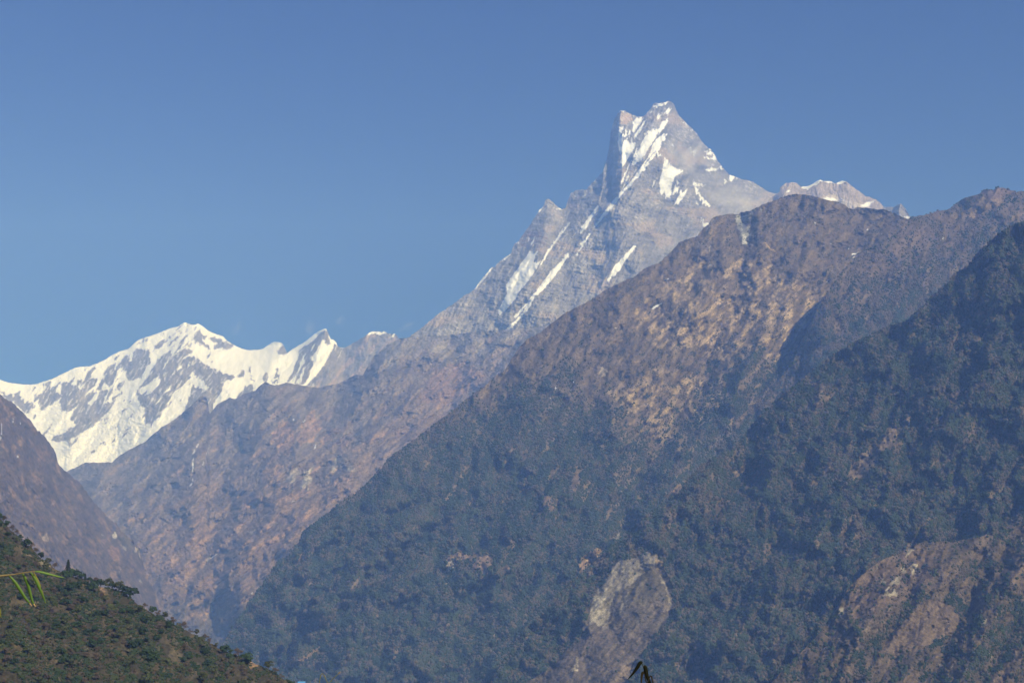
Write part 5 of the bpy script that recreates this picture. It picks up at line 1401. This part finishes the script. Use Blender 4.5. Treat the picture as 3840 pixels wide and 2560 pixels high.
D_C = 3.9
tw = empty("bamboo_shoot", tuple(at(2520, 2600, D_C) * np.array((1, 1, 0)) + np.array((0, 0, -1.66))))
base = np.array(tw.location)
rod("stem", spline([np.zeros(3), np.array((-.03, 0, .7)), loc('D2', 1900, 2300, D_C), loc('D2', 1500, 1560, D_C), loc('D2', 1390, 1050, D_C), loc('D2', 1330, 760, D_C), loc('D2', 1265, 520, D_C)], 40), [0.0028 - 0.0022 * i / 39 for i in range(40)], M_SHADED_BROWN, tw)
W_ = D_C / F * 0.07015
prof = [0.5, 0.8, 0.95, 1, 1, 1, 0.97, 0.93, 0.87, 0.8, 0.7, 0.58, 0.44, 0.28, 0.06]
for pts, wd, m_ in (([(1265, 500), (1200, 480), (1110, 520), (1010, 700), (880, 900), (700, 1130), (470, 1385)], 190, M_SHADED), ([(1330, 660), (1400, 690), (1450, 800), (1480, 1000), (1530, 1220), (1600, 1450), (1700, 1750), (1760, 1900)], 195, M_SHADED),
                    ([(1365, 995), (1310, 1010), (1250, 1090), (1225, 1280), (1215, 1480), (1200, 1800)], 140, M_SHADED_BROWN), ([(1590, 1330), (1620, 1390), (1670, 1480), (1720, 1600), (1800, 1800)], 110, M_SHADED)):
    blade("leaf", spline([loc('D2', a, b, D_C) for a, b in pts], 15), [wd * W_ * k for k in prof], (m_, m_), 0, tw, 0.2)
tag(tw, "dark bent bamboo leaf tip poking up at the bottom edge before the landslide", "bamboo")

gb = empty("grass_stalk", tuple(at(1200, 2600, 4.4) * np.array((1, 1, 0)) + np.array((0, 0, -1.66))))
base = np.array(gb.location)
rod("stem", spline([np.zeros(3), np.array((-.02, 0, .6)), loc('D3', 1300, 1150, 4.4), loc('D3', 1690, 784, 4.4), loc('D3', 1900, 570, 4.4), loc('D3', 2060, 420, 4.4)], 30), [0.0016 - 0.0009 * i / 29 for i in range(30)], M_BLADE2, gb)
blade("seed_head", spline([loc('D3', 2040, 440, 4.4), loc('D3', 2090, 390, 4.4), loc('D3', 2130, 360, 4.4)], 6), [.001, .003, .004, .003, .002, .0005], (M_STEM, M_STEM), 0, gb)
tag(gb, "single thin green grass stalk leaning in from the bottom edge", "grass stalk")

# hut with a blue sheet roof, only its ridge above the bottom edge
D_H = 905.0
hp = at(1131, 2554, D_H)
hut = empty("hut", (hp[0], hp[1], hp[2] - 4.0))
M_BLUE = plain("blue_sheet_metal", (0.10, 0.30, 0.62), 0.4, 0.5)
M_WALL = plain("hut_stone", (0.32, 0.29, 0.25), 0.9, 0.1)
M_WOOD = plain("hut_wood", (0.13, 0.09, 0.06), 0.7, 0.2)


def box(name, x0, x1, y0, y1, z0, z1, mat, parent):
    v = [(x0, y0, z0), (x1, y0, z0), (x1, y1, z0), (x0, y1, z0), (x0, y0, z1), (x1, y0, z1), (x1, y1, z1), (x0, y1, z1)]
    return mesh_from(name, v, [(0, 3, 2, 1), (4, 5, 6, 7), (0, 1, 5, 4), (1, 2, 6, 5), (2, 3, 7, 6), (3, 0, 4, 7)], mat, parent)


box("wall", -2.0, 2.0, -1.6, 1.6, -3, 2.5, M_WALL, hut)
mesh_from("roof", [(-2.4, -2.1, 2.42), (2.4, -2.1, 2.42), (2.4, 0, 4.0), (-2.4, 0, 4.0), (-2.4, 2.1, 2.42), (2.4, 2.1, 2.42), (-2.4, -2.1, 2.52), (2.4, -2.1, 2.52), (2.4, 0, 4.12), (-2.4, 0, 4.12), (-2.4, 2.1, 2.52), (2.4, 2.1, 2.52)],
          [(0, 3, 2, 1), (3, 4, 5, 2), (6, 7, 8, 9), (9, 8, 11, 10), (0, 1, 7, 6), (4, 10, 11, 5), (0, 6, 9, 3), (3, 9, 10, 4), (1, 2, 8, 7), (2, 5, 11, 8)], M_BLUE, hut)
box("door", -0.45, 0.45, -1.66, -1.60, -0.2, 1.8, M_WOOD, hut)
box("window", 0.9, 1.6, -1.65, -1.60, 0.7, 1.6, M_WOOD, hut)
tag(hut, "small hut whose blue roof ridge just shows at the bottom edge", "hut")

# ================================================================== wisps of cloud on the peak
def cloud_material(name, dens, seed, scale):
    m = bpy.data.materials.new(name)
    m.use_nodes = True
    n = m.node_tree
    n.nodes.clear()
    out = n.nodes.new("ShaderNodeOutputMaterial")
    pv = n.nodes.new("ShaderNodeVolumePrincipled")
    pv.inputs["Color"].default_value = (0.97, 0.97, 0.98, 1)
    pv.inputs["Absorption Color"].default_value = (1, 1, 1, 1)
    tc = n.nodes.new("ShaderNodeTexCoord")
    ln = n.nodes.new("ShaderNodeVectorMath")
    ln.operation = 'LENGTH'
    n.links.new(tc.outputs["Object"], ln.inputs[0])
    fall = n.nodes.new("ShaderNodeMapRange")
    fall.interpolation_type = 'SMOOTHSTEP'
    fall.inputs["From Min"].default_value = 0.15
    fall.inputs["From Max"].default_value = 0.95
    fall.inputs["To Min"].default_value = 1.0
    fall.inputs["To Max"].default_value = 0.0
    n.links.new(ln.outputs["Value"], fall.inputs["Value"])
    mp = n.nodes.new("ShaderNodeMapping")
    mp.inputs["Location"].default_value = (seed, seed * .7, 0)
    n.links.new(tc.outputs["Object"], mp.inputs["Vector"])
    nz = n.nodes.new("ShaderNodeTexNoise")
    nz.inputs["Scale"].default_value = scale
    nz.inputs["Detail"].default_value = 4.0
    n.links.new(mp.outputs[0], nz.inputs["Vector"])
    th = n.nodes.new("ShaderNodeMapRange")
    th.inputs["From Min"].default_value = 0.40
    th.inputs["From Max"].default_value = 0.70
    n.links.new(nz.outputs["Fac"], th.inputs["Value"])
    m1 = n.nodes.new("ShaderNodeMath")
    m1.operation = 'MULTIPLY'
    n.links.new(fall.outputs[0], m1.inputs[0])
    n.links.new(th.outputs[0], m1.inputs[1])
    m2 = n.nodes.new("ShaderNodeMath")
    m2.operation = 'MULTIPLY'
    m2.inputs[1].default_value = dens
    n.links.new(m1.outputs[0], m2.inputs[0])
    n.links.new(m2.outputs[0], pv.inputs["Density"])
    n.links.new(pv.outputs[0], out.inputs["Volume"])
    return m


def cloud(px, py, d, wx, wy, rot, depth, dens, seed, scale, label):
    p = at(px, py, d)
    m = cloud_material("cloud_vapour", dens, seed, scale)
    V, Fc = [], []
    for i in range(9):
        th_ = math.pi * i / 8
        for k in range(16):
            ph = 2 * math.pi * k / 16
            V.append((math.sin(th_) * math.cos(ph), math.sin(th_) * math.sin(ph), math.cos(th_)))
    for i in range(8):
        for k in range(16):
            Fc.append((16 * i + k, 16 * i + 16 + k, 16 * i + 16 + (k + 1) % 16, 16 * i + (k + 1) % 16))
    o = mesh_from("cloud", V, Fc, m)
    o.location = p
    s_ = d / F
    o.rotation_euler = (0, R(rot), 0)
    o.scale = (wx * s_, depth, wy * s_)
    tag(o, label, "cloud", kind="stuff")
    return o


cloud(2590, 600, 11300, 150, 62, 36, 260, 0.0060, 3.1, 1.6, "thin cloud veil drifting across the forked peak's right face")
cloud(2745, 760, 11600, 150, 80, 20, 300, 0.0085, 8.2, 1.4, "pale cloud pooled between the forked peak and the brown ridge")

for k_, (cx_, cy_, wx_, wy_, ro_, lab_) in enumerate(((1165, 1226, 30, 52, 10, "faint wisp of cloud just left of the sharp snow horn"), (1275, 1203, 34, 26, -30, "faint wisp of cloud right of and above the snow horn"),
                                                       (1522, 1226, 52, 22, -25, "faint slanting wisp of cloud where the peak's long ridge begins"), (886, 1226, 26, 46, 25, "faint wisp of cloud above the snow saddle"))):
    cloud(cx_, cy_, 13000, wx_, wy_, ro_, 160, 0.0016, 20.0 + 3 * k_, 1.3, lab_)

# ================================================================== haze
hz = bpy.data.materials.new("haze_air")
hz.use_nodes = True
n = hz.node_tree
n.nodes.clear()
ho = n.nodes.new("ShaderNodeOutputMaterial")
hv = n.nodes.new("ShaderNodeVolumePrincipled")
hv.inputs["Density"].default_value = HAZE_DENSITY
hv.inputs["Color"].default_value = (*HAZE_COLOR, 1)
hv.inputs["Absorption Color"].default_value = (1, 1, 1, 1)
hv.inputs["Anisotropy"].default_value = -0.15
n.links.new(hv.outputs[0], ho.inputs["Volume"])
bx0, bx1, by0, by1, bz0, bz1 = -13000, 13000, -7000, 17800, FLOOR_Z - 60, 4350
hb = mesh_from("haze", [(bx0, by0, bz0), (bx1, by0, bz0), (bx1, by1, bz0), (bx0, by1, bz0), (bx0, by0, bz1), (bx1, by0, bz1), (bx1, by1, bz1), (bx0, by1, bz1)],
               [(0, 3, 2, 1), (4, 5, 6, 7), (0, 1, 5, 4), (1, 2, 6, 5), (2, 3, 7, 6), (3, 0, 4, 7)], hz)
tag(hb, "blue haze filling the valley air", "haze", kind="stuff")
